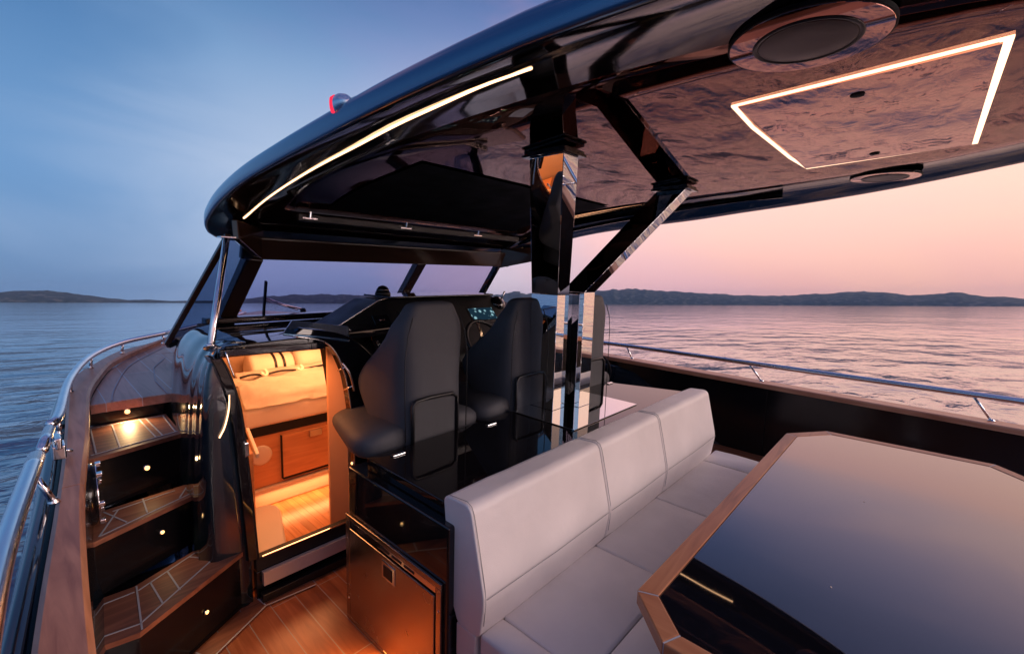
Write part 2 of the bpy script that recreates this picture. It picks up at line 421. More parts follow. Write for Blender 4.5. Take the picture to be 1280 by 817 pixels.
# gate latch piece
t = thing('rail_gate', 'short gate link between the two port rail sections', 'rail gate', (.08, 2.4, 1.0))
bm = B(); tube(bm, [(.035, 2.29, 1.058), (.066, 2.56, 1.058)], .018, 14); obj('link_tube', bm, 'rail_steel', t, smooth=True)
bm = B(); box(bm, .06, .10, 2.36, 2.44, .985, 1.04); box(bm, .07, .09, 2.34, 2.42, 1.03, 1.075); obj('latch_block', bm, 'chrome', t, bevel=.006, seg=3)
bm = B(); tube(bm, [(.095, 2.40, 1.01), (.115, 2.40, 1.0), (.115, 2.46, .99)], .006, 8); obj('latch_lever', bm, 'chrome', t, smooth=True)
fw = [(.072, 2.64, 1.056), (.104, 2.76, 1.061), (.188, 3.47, 1.075), (.33, 4.09, 1.093), (.55, 4.54, 1.105), (.858, 4.83, 1.115), (1.3, 5.3, 1.13), (1.9, 6.1, 1.14)]
rail_thing('hand_rail', 'long polished rail curving forward around the side deck', fw,
           [((x, y, z - .008), (x - .004, y, capz(y))) for x, y, z in ((.101, 2.732, 1.06), (.188, 3.47, 1.075), (.33, 4.09, 1.093), (.55, 4.54, 1.105), (.858, 4.83, 1.115), (1.3, 5.3, 1.13))], .019, foot=.016)
# starboard rail
t = rail_thing('hand_rail', 'slim steel rail on the far starboard bulwark against pink water', [(4.96, 2.92, .862), (4.96, 2.82, .876), (4.96, 1.19, .886), (4.96, -.6, .897), (4.96, -1.8, .90)],
           [((4.96, 2.62, .872), (4.97, 2.54, szb(2.5))), ((4.96, 1.26, .88), (4.97, 1.13, szb(1))), ((4.96, -.34, .89), (4.97, -.46, szb(-.4)))], .024, foot=.022)


# ------------------------------------------------------------------ steps up to the side deck
st = thing('steps', 'black steps with teak treads climbing to the side deck', 'steps', (.35, 2.5, 0))
TR = [ # z, outline (ccw), caulk segments
  (.30, [(.06, 2.17), (.244, 2.137), (.713, 2.424), (.60, 2.50), (.563, 2.61), (.274, 2.475), (.08, 2.485)],
        [((.253, 2.15), (.283, 2.47)), ((.253, 2.19), (.56, 2.44)), ((.283, 2.43), (.53, 2.57)), ((.33, 2.46), (.34, 2.26)), ((.40, 2.50), (.41, 2.31)), ((.50, 2.55), (.58, 2.44)), ((.08, 2.22), (.253, 2.19)), ((.10, 2.43), (.27, 2.43))]),
  (.56, [(.10, 2.49), (.162, 2.485), (.577, 2.67), (.60, 2.83), (.242, 2.78), (.12, 2.78)],
        [((.18, 2.52), (.57, 2.70)), ((.22, 2.76), (.28, 2.58)), ((.36, 2.62), (.37, 2.79)), ((.50, 2.68), (.56, 2.80)), ((.25, 2.74), (.50, 2.78)), ((.18, 2.52), (.27, 2.74))]),
  (.82, [(.15, 2.79), (.205, 2.79), (.57, 2.90), (.58, 3.345), (.23, 3.335), (.18, 3.33)],
        [((.20, 2.84), (.56, 2.95)), ((.22, 2.86), (.24, 3.30)), ((.31, 2.88), (.33, 3.30)), ((.46, 2.92), (.45, 3.32)), ((.49, 2.93), (.48, 3.32)), ((.22, 3.30), (.57, 3.31)), ((.55, 2.95), (.56, 3.30))]),
]
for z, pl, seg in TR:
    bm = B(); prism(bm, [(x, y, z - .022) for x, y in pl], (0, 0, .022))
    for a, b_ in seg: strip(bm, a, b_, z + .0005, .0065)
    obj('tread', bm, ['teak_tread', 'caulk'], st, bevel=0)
RI = [(0, .278, [(.06, 2.18), (.244, 2.147), (.706, 2.43), (.60, 2.50), (.565, 2.6), (.06, 2.6)]),
      (.302, .538, [(.08, 2.50), (.162, 2.495), (.572, 2.68), (.59, 2.86), (.1, 2.86)]),
      (.562, .798, [(.12, 2.80), (.205, 2.80), (.565, 2.91), (.58, 3.4), (.15, 3.4)]),
      (.822, .932, [(.17, 3.345), (.25, 3.345), (.575, 3.352), (.58, 3.6), (.2, 3.6)])]
for z0, z1, pl in RI:
    bm = B(); prism(bm, [(x, y, z0) for x, y in pl], (0, 0, z1 - z0)); obj('riser', bm, 'bulwark_black', st, bevel=.003)
LIGHTS = []
def step_light(p, n, parent, power=.6, r=.011):
    p = V(p); n = V(n).normalized()
    bm = B(); lathe(bm, p, [(r * 1.5, 0), (r * 1.5, .003), (r * 1.1, .005)], n, 16); s = obj('step_light', bm, 'chrome', parent, smooth=True)
    bm = B(); lathe(bm, p + n * .0045, [(r, 0), (r, .003), (r * .5, .005)], n, 16); obj('lens', bm, 'lamp_lens', s, smooth=True)
    LIGHTS.append((p + n * .02, n, power))
step_light((.404, 3.343, .873), (0, -1, 0), st, 5, .012)
step_light((.404, 2.858, .69), (.28, -.95, 0), st, .5)
step_light((.406, 2.60, .45), (.42, -.9, 0), st, .35, .008)
step_light((.50, 2.30, .146), (.53, -.85, 0), st, .35, .008)

# round locker at the side of the steps
t = thing('round_locker', 'black round locker cover with chrome catches beside the second step', 'locker cover', (.22, 2.64, .565))
c = V((.145, 2.66, .705)); ax = V((1, -.06, 0))
bm = B(); lathe(bm, c, [(.135, 0), (.14, .015), (.135, .04), (.12, .05)], ax, 40); obj('cover', bm, 'bulwark_black', t, smooth=True, bevel=0)
bm = B(); s_ = ax.normalized().orthogonal().normalized(); u_ = ax.normalized().cross(s_)
tube(bm, [c + ax.normalized() * .052 + (s_ * cos(a) + u_ * sin(a)) * .122 for a in [2 * pi * k / 40 for k in range(40)]], .006, 8, closed=True); obj('chrome_ring', bm, 'chrome', t, smooth=True)
for k in range(6):
    a = 2 * pi * k / 6 + .3; q = c + ax.normalized() * .05 + (s_ * cos(a) + u_ * sin(a)) * .125
    bm = B(); bar(bm, q, q + ax.normalized() * .022, .03, .018); obj('catch', bm, 'chrome', t, bevel=.003)

# ------------------------------------------------------------------ cabin side moulding (fluted corner) and coachroof
t = thing('cabin_coaming', 'glossy dark navy cabin side moulding with fluted corner beside the steps', 'cabin coaming', (.65, 2.5, 0))
base = smooth_tab([(2.80, .57), (2.95, .575), (3.15, .588), (3.45, .63), (3.75, .69), (4.05, .755), (4.3, .80)], 6)
path = []
for k in range(60):
    y = 4.3 - 1.5 * k / 60; ph = (4.3 - y) / 1.5; path.append((interp(base, y) + .0025 * (cos(ph * 2 * pi * 5) - 1) * min(1, ph * 3), y))
fl_ = []
for k in range(1, 28):                                  # three soft flutes running round the aft corner
    u = k / 28; y = 2.80 - .30 * u; x = .57 - .012 * u + .0035 * (cos(u * 2 * pi * 2) - 1)
    fl_.append((x, y))
path += fl_ + [(.553, 2.49), (.552, 2.455), (.562, 2.425), (.59, 2.413), (.65, 2.412), (.70, 2.412), (.752, 2.412), (.758, 2.42), (.758, 2.5)]
def shoulder(z): return interp(smooth_tab([(0, -.03), (.3, -.03), (.72, -.012), (1.1, .02), (1.23, .05), (1.30, .09), (1.335, .14), (1.35, .22)], 4), z)
zs = [0, .3, .6, .85, 1.0, 1.1, 1.17, 1.23, 1.27, 1.30, 1.322, 1.336, 1.346, 1.352]
bm = B(); rings = []
c2 = [V((a, b_)) for a, b_ in path]
nn = []
for i in range(len(c2)):
    d = (c2[min(i + 1, len(c2) - 1)] - c2[max(i - 1, 0)]).normalized(); nn.append(V((-d.y, d.x)))   # inward is to the left of travel
for z in zs:
    s = shoulder(z); row = []
    for i, p in enumerate(c2):
        n = nn[i]; k = s
        aft = 1 if i >= len(path) - 8 else 0
        if aft:
            Lx = .552 + max(0, s) * .75; Rx = interp([(0, .735), (.235, .733), (.66, .712), (1.0, .690), (1.13, .670), (1.235, .645), (1.3, .625), (1.36, .62)], z)
            tt = (p.x - .552) / (.758 - .552); q = V((Lx + (max(Rx, Lx) - Lx) * tt, p.y + max(0, s - .02) * .55))
        else:
            q = p + V((k, 0)) 
        zz = z - (.0 if p.y < 3.3 else (p.y - 3.3) * .17 * (z / 1.35))
        row.append((q.x, q.y, zz))
    rings.append(row)
loft(bm, rings, closed=False)
obj('moulding', bm, 'coaming_lacquer', t, smooth=True)
bm = B(); tube(bm, spline([(.662, 2.412, 1.325), (.672, 2.402, 1.27), (.69, 2.40, 1.20)], 5), .004, 8); obj('trim_line', bm, 'chrome', t, smooth=True)
bm = B(); tube(bm, spline([(.665, 2.402, 1.12), (.66, 2.402, 1.05), (.64, 2.402, .97), (.615, 2.402, .92)], 5), .0035, 8); obj('accent_light', bm, 'led_warm', t, smooth=True)
bm = B(); box(bm, .715, .735, 2.385, 2.41, .80, .87); obj('door_stop', bm, 'chrome', t, bevel=.003)

cr = thing('coachroof', 'glossy black coachroof between the cabin doorway and the windscreen', 'coachroof', (2, 3.3, .9))
bm = B()
rows = []
for y, z, xl in ((2.45, 1.345, .635), (2.6, 1.345, .66), (3.0, 1.325, .74), (3.5, 1.29, .82), (4.1, 1.262, .98), (4.6, 1.22, 1.2), (5.6, 1.10, 1.6)):
    xr = 4.95 - xl if y > 3.2 else 1.42
    xr = 4.95 - xl if y > 3.2 else 1.30 + (.0 if y < 2.9 else 1.5)
    rows.append([(xl, y, z - .02), (xl + .04, y, z), ((xl + xr) / 2, y, z + .01), (xr - .04, y, z), (xr, y, z - .02), (xr, y, z - .055), (xl, y, z - .055)])
loft(bm, rows); obj('roof_skin', bm, 'black_lacquer', cr, smooth=False, bevel=.008, seg=3)
bm = B(); bar(bm, (.64, 2.44, 1.318), (1.15, 2.44, 1.305), .03, .04); obj('doorway_lip', bm, 'black_lacquer', cr, bevel=.006)
bm = B(); bar(bm, (.80, 2.95, 1.334), (1.15, 2.95, 1.334), .010, .008); obj('cover_seam', bm, 'black_satin', cr)
bm = B(); bar(bm, (.95, 3.95, 1.30), (3.9, 3.95, 1.31), .12, .05); obj('screen_plinth', bm, 'black_lacquer', cr, bevel=.012, seg=3)
bm = B(); prism(bm, [(1.2, 4.6, .9), (3.75, 4.6, .9), (3.3, 5.6, .9), (1.6, 5.6, .9)], (0, 0, .25)); obj('trunk', bm, 'black_satin', cr)

# ------------------------------------------------------------------ cabin doorway
df = thing('door_frame', 'black frame with curved top around the lit cabin doorway', 'door frame', (1.0, 2.43, 0))
left_in = [(.767, .235), (.745, .66), (.722, 1.0), (.70, 1.13), (.672, 1.235), (.645, 1.30)]
bm = B()
li = spline([(a, 0, b_) for a, b_ in left_in], 5)
rows = []
for p in li: rows.append([(p.x, 2.400, p.z), (p.x - .052, 2.400, p.z + .004), (p.x - .052, 2.50, p.z + .004), (p.x, 2.50, p.z)])
loft(bm, rows); obj('jamb', bm, 'black_lacquer', df, bevel=.004)
bm = B(); tube(bm, [(p.x - .008, 2.402, p.z) for p in li], .004, 6); obj('seal', bm, 'rubber', df)
bm = B(); box(bm, .752, 1.40, 2.41, 2.455, .16, .235); obj('sill', bm, 'rubber', df, bevel=.004)
bm = B(); box(bm, .775, 1.40, 2.380, 2.410, .085, .158); 
for x in (.82, 1.0, 1.18): disc(bm, (x, 2.396, .125), .004, -.003, (0, 1, 0), 10)
obj('track_plate', bm, 'pale_metal', df, bevel=.002, label='pale metal track plate with screws under the doorway')
bm = B(); box(bm, .75, 1.40, 2.412, 2.455, 0.0, .158); obj('step_plinth', bm, 'black_lacquer', df, bevel=.004)
bm = B(); box(bm, .76, 1.40, 2.36, 2.398, .004, .05); obj('lower_track', bm, 'black_satin', df, bevel=.004)
bm = B(); bar(bm, (.78, 2.405, .237), (1.36, 2.405, .237), .008, .006); obj('sill_edge', bm, 'chrome', df)

cd = thing('cabin_door', 'black curved sliding cabin door with chrome handle, right of the doorway', 'door', (1.35, 2.5, .24))
outer = spline([(.98, 0, 1.37), (1.131, 0, 1.332), (1.20, 0, 1.27), (1.245, 0, 1.18), (1.277, 0, 1.07), (1.305, 0, .86), (1.318, 0, .60), (1.31, 0, .24)], 5)
bm = B(); rows = []
for i, p in enumerate(outer):
    k = i / (len(outer) - 1)
    xr = p.x + .06 + .16 * min(1, k * 2.2); zr_ = p.z + .035 * (1 - k)
    rows.append([(p.x, 2.44, p.z), (p.x, 2.50, p.z - .004), (xr, 2.52, zr_), (xr, 2.45, zr_)])
loft(bm, rows); obj('door_leaf', bm, 'black_lacquer', cd, bevel=.004, smooth=False)
bm = B(); tube(bm, [(p.x, 2.435, p.z) for p in outer], .0045, 8); obj('edge_trim', bm, 'chrome', cd, smooth=True)
bm = B(); prism(bm, [(.93, 2.44, 1.375), (1.13, 2.44, 1.34), (1.30, 2.44, 1.30), (1.38, 2.60, 1.36), (1.10, 2.75, 1.40)], (0, 0, .018)); obj('visor', bm, 'navy_lacquer', cd, bevel=.008, seg=3, label='blue reflecting visor folded over the top of the doorway')
bm = B(); tube(bm, spline([(1.235, 2.40, 1.20), (1.265, 2.375, 1.13), (1.295, 2.385, 1.03)], 5), .006, 8)
tube(bm, [(1.245, 2.39, 1.175), (1.225, 2.44, 1.15)], .0045, 6); tube(bm, [(1.287, 2.385, 1.06), (1.262, 2.44, 1.03)], .0045, 6)
obj('door_handle', bm, 'chrome', cd, smooth=True)

# ------------------------------------------------------------------ cabin interior
def st_(name, bm, mat, label, **k):
    o = obj(name, bm, mat, **k); return tag(o, label, 'cabin', kind='structure')
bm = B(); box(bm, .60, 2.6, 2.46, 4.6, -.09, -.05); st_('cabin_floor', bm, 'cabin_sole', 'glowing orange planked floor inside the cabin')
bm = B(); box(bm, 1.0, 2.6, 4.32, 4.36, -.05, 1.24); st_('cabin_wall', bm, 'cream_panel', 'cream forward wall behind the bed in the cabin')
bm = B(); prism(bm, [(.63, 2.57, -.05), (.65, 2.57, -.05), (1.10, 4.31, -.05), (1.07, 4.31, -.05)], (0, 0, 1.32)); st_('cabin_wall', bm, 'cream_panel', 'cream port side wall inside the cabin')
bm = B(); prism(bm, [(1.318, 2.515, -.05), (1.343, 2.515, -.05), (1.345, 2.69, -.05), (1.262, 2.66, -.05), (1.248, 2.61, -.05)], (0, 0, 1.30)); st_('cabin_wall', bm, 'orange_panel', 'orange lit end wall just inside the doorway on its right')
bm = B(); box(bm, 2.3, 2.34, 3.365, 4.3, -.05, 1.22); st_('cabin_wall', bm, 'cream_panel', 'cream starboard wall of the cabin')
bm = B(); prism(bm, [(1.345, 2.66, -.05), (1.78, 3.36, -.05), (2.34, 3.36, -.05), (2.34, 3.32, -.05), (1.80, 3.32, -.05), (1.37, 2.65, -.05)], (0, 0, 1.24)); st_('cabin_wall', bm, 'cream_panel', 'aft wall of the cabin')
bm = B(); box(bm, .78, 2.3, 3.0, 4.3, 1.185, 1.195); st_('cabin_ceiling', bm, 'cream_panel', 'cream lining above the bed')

bd = thing('cabin_bed', 'cabin bed with cream mattress on an orange wooden drawer base', 'bed', (1.6, 3.9, -.05))
bm = B(); box(bm, 1.06, 2.29, 3.50, 4.31, .09, .485); obj('base', bm, 'cabin_oak', bd, bevel=.004)
bm = B(); box(bm, 1.05, 2.29, 3.47, 4.30, -.048, .085); obj('skirting', bm, 'plastic_pale', bd, bevel=.006)
bm = B(); box(bm, 1.06, 2.29, 3.492, 4.30, .488, .555); obj('dark_band', bm, 'matte_black', bd)  # matte black band between drawer base and mattress
bm = B(); box(bm, 1.04, 2.29, 3.47, 4.31, .558, .70); obj('mattress', bm, 'linen', bd, bevel=.03, seg=4, smooth=True)
bm = B(); box(bm, 1.30, 1.78, 3.482, 3.50, .125, .455); dr = obj('drawer_front', bm, 'cabin_oak', bd, bevel=.004)
bm = B(); box(bm, 1.293, 1.30, 3.478, 3.499, .12, .46); box(bm, 1.30, 1.78, 3.478, 3.499, .112, .12); obj('drawer_gap', bm, 'matte_black', bd)
bm = B(); box(bm, 1.50, 1.60, 3.465, 3.481, .40, .45); obj('latch', bm, 'chrome', dr, bevel=.003)
bm = B(); lathe(bm, (1.155, 3.499, .34), [(.075, 0), (.075, .008), (.06, .012)], (0, -1, 0), 30); obj('speaker_grille', bm, 'plastic_pale', bd, smooth=True)

bm = B(); W, D = 26, 18; vs = []
def duz(u, v): return .715 + .085 * min(1, v * 3.2) + .05 * sin(v * 2.4) + .045 * noise.noise(V((u * 5, v * 5, 2))) + .022 * noise.noise(V((u * 14, v * 11, 5)))
rows = []
for j in range(D):
    v = j / (D - 1); y = 3.46 + v * .52
    rows.append([(1.06 + (1.20) * i / (W - 1) + (.0), y + .012 * noise.noise(V((i * .4, j * .5, 0))), duz(i / W, v)) for i in range(W)])
vs = loft(bm, rows, closed=False)
bmesh.ops.solidify(bm, geom=bm.faces[:], thickness=.03)
dv = obj('duvet', bm, 'linen', smooth=True); tag(dv, 'pale rumpled duvet spread over the cabin bed', 'duvet')
def pillow(name, label, x0, x1, y, z, ry, rz, bands, tilt=0):
    t = thing(name, label, 'pillow', ((x0 + x1) / 2, y, z - rz), 'pillows on the cabin bed')
    def ring(x, k): return [(x, y + cos(a) * ry * k, z + sin(a) * rz * k + tilt * (x - x0)) for a in [2 * pi * q / 24 for q in range(24)]]
    bm = B(); loft(bm, [ring(x0 + (x1 - x0) * u, k) for u, k in ((0, .3), (.01, .75), (.04, .95), (.1, 1), (.4, 1.02), (.7, 1), (.92, 1), (.97, .93), (.99, .7), (1, .3))]); obj('cover', bm, 'linen', t, smooth=True)
    for b0 in bands:
        bm = B(); loft(bm, [ring(b0, 1.012), ring(b0, 1.03), ring(b0 + .022, 1.03), ring(b0 + .022, 1.012)], caps=False); obj('band', bm, 'black_satin', t, smooth=False)
    return t
pillow('bolster_pillow', 'long cream bolster with two dark bands against the cabin wall', 1.28, 1.64, 4.14, .86, .13, .115, [1.46, 1.53])
pillow('bolster_pillow', 'cream bolster with a single dark band in the far corner of the bed', 1.66, 2.12, 4.14, .87, .13, .12, [1.97])
# folded blanket with dark piping
t = thing('folded_blanket', 'cream blanket with dark piped edge tied in front of the bolsters', 'blanket', (1.65, 3.95, .82))
bm = B(); rows = []
for j in range(10):
    v = j / 9
    rows.append([(1.13 + .95 * i / 22, 3.84 + v * .19, .845 + .035 * sin(v * pi) + .014 * noise.noise(V((i * .35, v * 3, 9)))) for i in range(23)])
loft(bm, rows, closed=False); bmesh.ops.solidify(bm, geom=bm.faces[:], thickness=.03); obj('cloth', bm, 'linen', t, smooth=True)
for x0, x1 in ((1.14, 1.30), (1.33, 1.56), (1.62, 2.0)):
    bm = B(); tube(bm, spline([(x0, 3.84, .862), ((x0 + x1) / 2, 3.832, .868 + .008), (x1, 3.84, .864)], 5), .009, 8); obj('piping', bm, 'black_satin', t, smooth=True)
for x in (1.31, 1.59):
    bm = B(); tube(bm, spline([(x - .02, 3.83, .88), (x, 3.80, .86), (x + .02, 3.82, .88), (x + .01, 3.84, .90)], 4), .012, 8, closed=False); obj('knot', bm, 'linen', t, smooth=True)
for x, lb in ((1.40, 'pale switch plate on the cabin wall above the banded bolster'), (1.70, 'pale socket with dark centre in the corner of the cabin wall')):
    t = thing('wall_socket', lb, 'wall socket', (x, 4.31, .95), 'sockets on the cabin wall')
    bm = B(); box(bm, x - .05, x + .05, 4.295, 4.318, .955, 1.02); obj('plate', bm, 'plastic_pale', t, bevel=.004)
    if x > 1.5:
        bm = B(); disc(bm, (x, 4.296, .988), .009, -.004, (0, 1, 0), 12); obj('socket_hole', bm, 'black_satin', t)
lk = thing('cabin_locker', 'orange wooden locker with a pale shelf edge just inside the doorway', 'locker', (.9, 3.1, -.05))
bm = B(); prism(bm, [(.78, 2.9, -.05), (.915, 2.9, -.05), (1.02, 3.46, -.05), (.90, 3.46, -.05)], (0, 0, .66)); obj('carcass', bm, 'cabin_oak', lk, bevel=.006)
bm = B(); bar(bm, (.925, 2.86, .60), (.98, 3.20, .66), .02, .03); obj('shelf_edge', bm, 'plastic_pale', lk, bevel=.004)
bm = B(); pl = [(.70, 2.58), (.97, 2.58), (1.01, 2.72), (1.06, 2.88), (1.09, 2.98), (1.095, 3.05), (1.07, 3.10), (1.02, 3.12), (.80, 3.12)]
prism(bm, [(x, y, -.048) for x, y in pl], (0, 0, .20)); o = obj('cabin_step', bm, 'plastic_pale', bevel=.02, seg=4, smooth=True); tag(o, 'pale rounded step inside the doorway on its left', 'step')

# ------------------------------------------------------------------ windscreen
ws = thing('windscreen', 'raked windscreen with dark frame and tinted panes', 'windscreen', (2.45, 3.9, 1.3))
BZ = lambda x: 1.268 + .035 * (1 - abs((x - 2.475) / 1.3))
def pane(name, pts, mat, label=None, th=.008):
    bm = B(); a, b_, c = V(pts[0]), V(pts[1]), V(pts[2]); n = (b_ - a).cross(c - a).normalized(); prism(bm, pts, n * th); return obj(name, bm, mat, ws, label=label)
pl_b, pl_t = V((1.14, 4.12, 1.264)), V((1.20, 3.58, 1.772))
mu_b, mu_t = V((2.72, 4.16, 1.30)), V((2.64, 3.60, 1.78))
pr_b, pr_t = V((3.80, 4.12, 1.27)), V((3.70, 3.58, 1.85))
pane('pane', [pl_b, mu_b, mu_t, pl_t], 'tinted_glass', 'large tinted windscreen pane left of the central post')
pane('pane', [mu_b, pr_b, pr_t, mu_t], 'tinted_glass', 'smaller tinted windscreen pane right of the central post')
a_b, a_t = V((.735, 4.02, 1.145)), V((.915, 3.17, 1.905))
pane('side_pane', [a_b, pl_b, pl_t, a_t], 'dark_glass', 'dark tinted glass wrapping to the port side')
sa_b, sa_t = V((4.215, 4.02, 1.15)), V((4.05, 3.2, 1.93))
def post(a, b_, w, h, mat='black_lacquer', name='post', label=None):
    bm = B(); bar(bm, a, b_, w, h, (0, 1, .6)); return obj(name, bm, mat, ws, bevel=.006, seg=3, label=label)
gloss('bronze_lacquer', (.075, .038, .022), (.12, .22), 1.5, .4)
post(pl_b + V((-.02, -.015, 0)), pl_t + V((-.02, -.02, .02)), .115, .08, 'bronze_lacquer', label='thick bronze black post at the port corner of the windscreen')
post(mu_b + V((.0, -.02, 0)), mu_t + V((0, -.02, .02)), .10, .07, 'bronze_lacquer')
post(pr_b + V((0.02, -.02, 0)), pr_t + V((.02, -.02, .02)), .06, .06)
post(a_b, a_t, .036, .03, 'bronze_lacquer', 'edge_trim')
for q in (1, -1):
    f = lambda x, y, z: (x if q > 0 else 4.95 - x, y, z)
    bm = B(); prism(bm, [f(.93, 3.14, 1.88), f(1.22, 3.60, 1.76), f(1.22, 3.56, 1.98), f(.93, 3.16, 2.0)], (.03 * q, -.02, 0)); obj('corner_fairing', bm, 'bronze_lacquer', ws, bevel=.006)

bm = B(); tube(bm, [(4.12, 3.25, 1.20), (4.02, 3.22, 1.94)], .014, 10); obj('side_post', bm, 'black_lacquer', ws, smooth=True)
bm = B(); bar(bm, pl_b + V((-.05, -.02, -.015)), pr_b + V((.05, -.02, -.015)), .05, .03); obj('base_rail', bm, 'black_satin', ws, bevel=.006)
bm = B(); bar(bm, a_b + V((0, 0, -.015)), pl_b + V((0, 0, -.01)), .05, .035); obj('base_rail', bm, 'black_satin', ws, bevel=.006)
sp_ = thing('support_strut', 'slender polished strut rising from the cabin side to the hardtop', 'strut', (.65, 2.6, 1.33))
bm = B(); tube(bm, [(.640, 2.57, 1.325), (.885, 3.10, 1.885)], .018, 14); obj('tube', bm, 'chrome', sp_, smooth=True)
bm = B(); lathe(bm, (.640, 2.57, 1.322), [(.03, 0), (.03, .01), (.02, .02)], (.25, .6, .8), 18); obj('foot', bm, 'chrome', sp_, smooth=True)
bm = B(); box(bm, .845, .925, 3.06, 3.14, 1.884, 1.893); obj('head_plate', bm, 'chrome', sp_, bevel=.002)
wp = thing('wiper', 'black windscreen wiper parked upright outside the port pane', 'wiper', (1.5, 4.2, 1.3))
bm = B(); bar(bm, (1.40, 4.05, 1.315), (1.348, 3.82, 1.60), .016, .02, (0, 1, 0)); obj('blade', bm, 'rubber', wp)
bm = B(); tube(bm, [(1.40, 3.98, 1.46), (1.60, 4.12, 1.385), (1.78, 4.20, 1.335)], .009, 8); tube(bm, [(1.40, 3.98, 1.44), (1.74, 4.20, 1.33)], .006, 8); obj('arm', bm, 'chrome', wp, smooth=True)
bm = B(); lathe(bm, (1.79, 4.2, 1.30), [(.025, 0), (.025, .03), (.012, .045)], (0, 0, 1), 14); obj('pivot', bm, 'black_satin', wp, smooth=True)

# ------------------------------------------------------------------ hardtop
RX = smooth_tab([(-1.0, 2.2), (-.8, 1.75), (-.55, 1.45), (-.3, 1.25), (.15, 1.03), (.7, .90), (1.2, .845), (1.6, .82), (2.2, .815), (2.8, .815), (3.2, .825), (3.42, .855), (3.60, .97), (3.70, 1.25)], 5)
RZ = smooth_tab([(-1.0, 2.47), (-.3, 2.43), (.3, 2.375), (.7, 2.34), (1.2, 2.30), (1.6, 2.262), (2.1, 2.225), (2.6, 2.178), (3.0, 2.112), (3.3, 2.03), (3.5, 1.955), (3.62, 1.915), (3.70, 1.90)], 5)
CZ = smooth_tab([(-1.0, 2.485), (-.3, 2.435), (.2, 2.41), (.8, 2.385), (1.35, 2.36), (2.0, 2.325), (2.6, 2.265), (3.0, 2.19), (3.3, 2.09), (3.5, 2.0), (3.62, 1.94), (3.70, 1.90)], 5)
XC = 2.475
def rsec(y):
    """half underside profile from rim to centre, as (x offset from rim, z)"""
    zr, zc = interp(RZ, y), interp(CZ, y); w = XC - interp(RX, y)
    k = min(1, w / 1.0)
    return zr, zc, w, k
HT = thing('hardtop', 'glossy black hardtop roof over the cockpit and helm', 'hardtop', (2.475, 1.3, 1.9))
yy = [-1.0, -.93, -.8, -.6, -.4, -.2, 0, .2, .4, .6, .8, 1.0, 1.1, 1.2, 1.3, 1.4, 1.5, 1.6, 1.7, 1.8, 1.9, 2.0, 2.1, 2.2, 2.3, 2.4, 2.5, 2.6, 2.7, 2.8, 2.9, 3.0, 3.08, 3.15, 3.22, 3.3, 3.35, 3.4, 3.45, 3.5, 3.58, 3.64, 3.68, 3.70]
LZ = smooth_tab([(-1.0, 2.48), (-.3, 2.44), (.3, 2.385), (.7, 2.356), (.95, 2.343), (1.15, 2.335), (1.36, 2.317), (1.6, 2.296), (1.91, 2.256), (2.3, 2.212), (2.8, 2.138), (3.4, 2.038), (3.7, 1.99)], 4)
PE = .44                                             # distance of the ceiling panel edge from the rim
def under(y):
    zr, zc, w, k = rsec(y); x0 = interp(RX, y); P_ = []
    tmax = .055 * min(1, .3 + 1.0 * min(1, (3.72 - y) * 2), .3 + (y + 1.0) * 3)
    P_.append((x0, zr)); P_.append((x0 + .001, zr - tmax * .45)); P_.append((x0 + .005 * k, zr - tmax * .60)); P_.append((x0 + .014 * k, zr - tmax * .68)); P_.append((x0 + .026 * k, zr - tmax * .66)); P_.append((x0 + .06 * k, zr - tmax * .58)); P_.append((x0 + .12 * k, zr - tmax * .3))
    zs_ = zr + .03 * 1
    P_.append((x0 + .22 * k, min(interp(LZ, y), zc - .01))); P_.append((x0 + .34 * k, zr + (zc - zr) * .55)); P_.append((x0 + PE * k, zc - .016))
    return P_
def ridge(pts):                                        # mirror a half profile to the other side
    return pts + [(2 * XC - x, z) for x, z in pts[::-1]]
def top(y):
    zr, zc, w, k = rsec(y); x0 = interp(RX, y); P_ = []
    e = min(1, (3.72 - y) * 2.2, .25 + (y + 1) * 2)
    for d, h in ((.0, 0), (.0005, .018), (.003, .034), (.010, .044), (.03, .054), (.08, .064), (.2, .085), (.45, .11)): P_.append((x0 + d * k, zr + h * e))
    P_.append((x0 + w * .7, max(zr, zc) + .13 * e)); return P_
bm = B(); rows = []
for y in yy:
    u = ridge(under(y)); tp = ridge(top(y)); rows.append([(x, y, z) for x, z in u] + [(x, y, z) for x, z in tp[::-1][1:-1]])
loft(bm, rows, caps=False); nu = len(ridge(under(0))); nr = len(rows[0])
bm.faces.ensure_lookup_table()
for fi, f in enumerate(bm.faces):
    j = fi % nr
    if j >= nu - 1 or j < 3 or j > nu - 5: f.material_index = 1
bm.verts.ensure_lookup_table(); bm.faces.new(bm.verts[:nr][::-1]); bm.faces.new(bm.verts[-nr:])
obj('roof_shell', bm, ['soffit_lacquer', 'navy_lacquer'], HT, smooth=True)
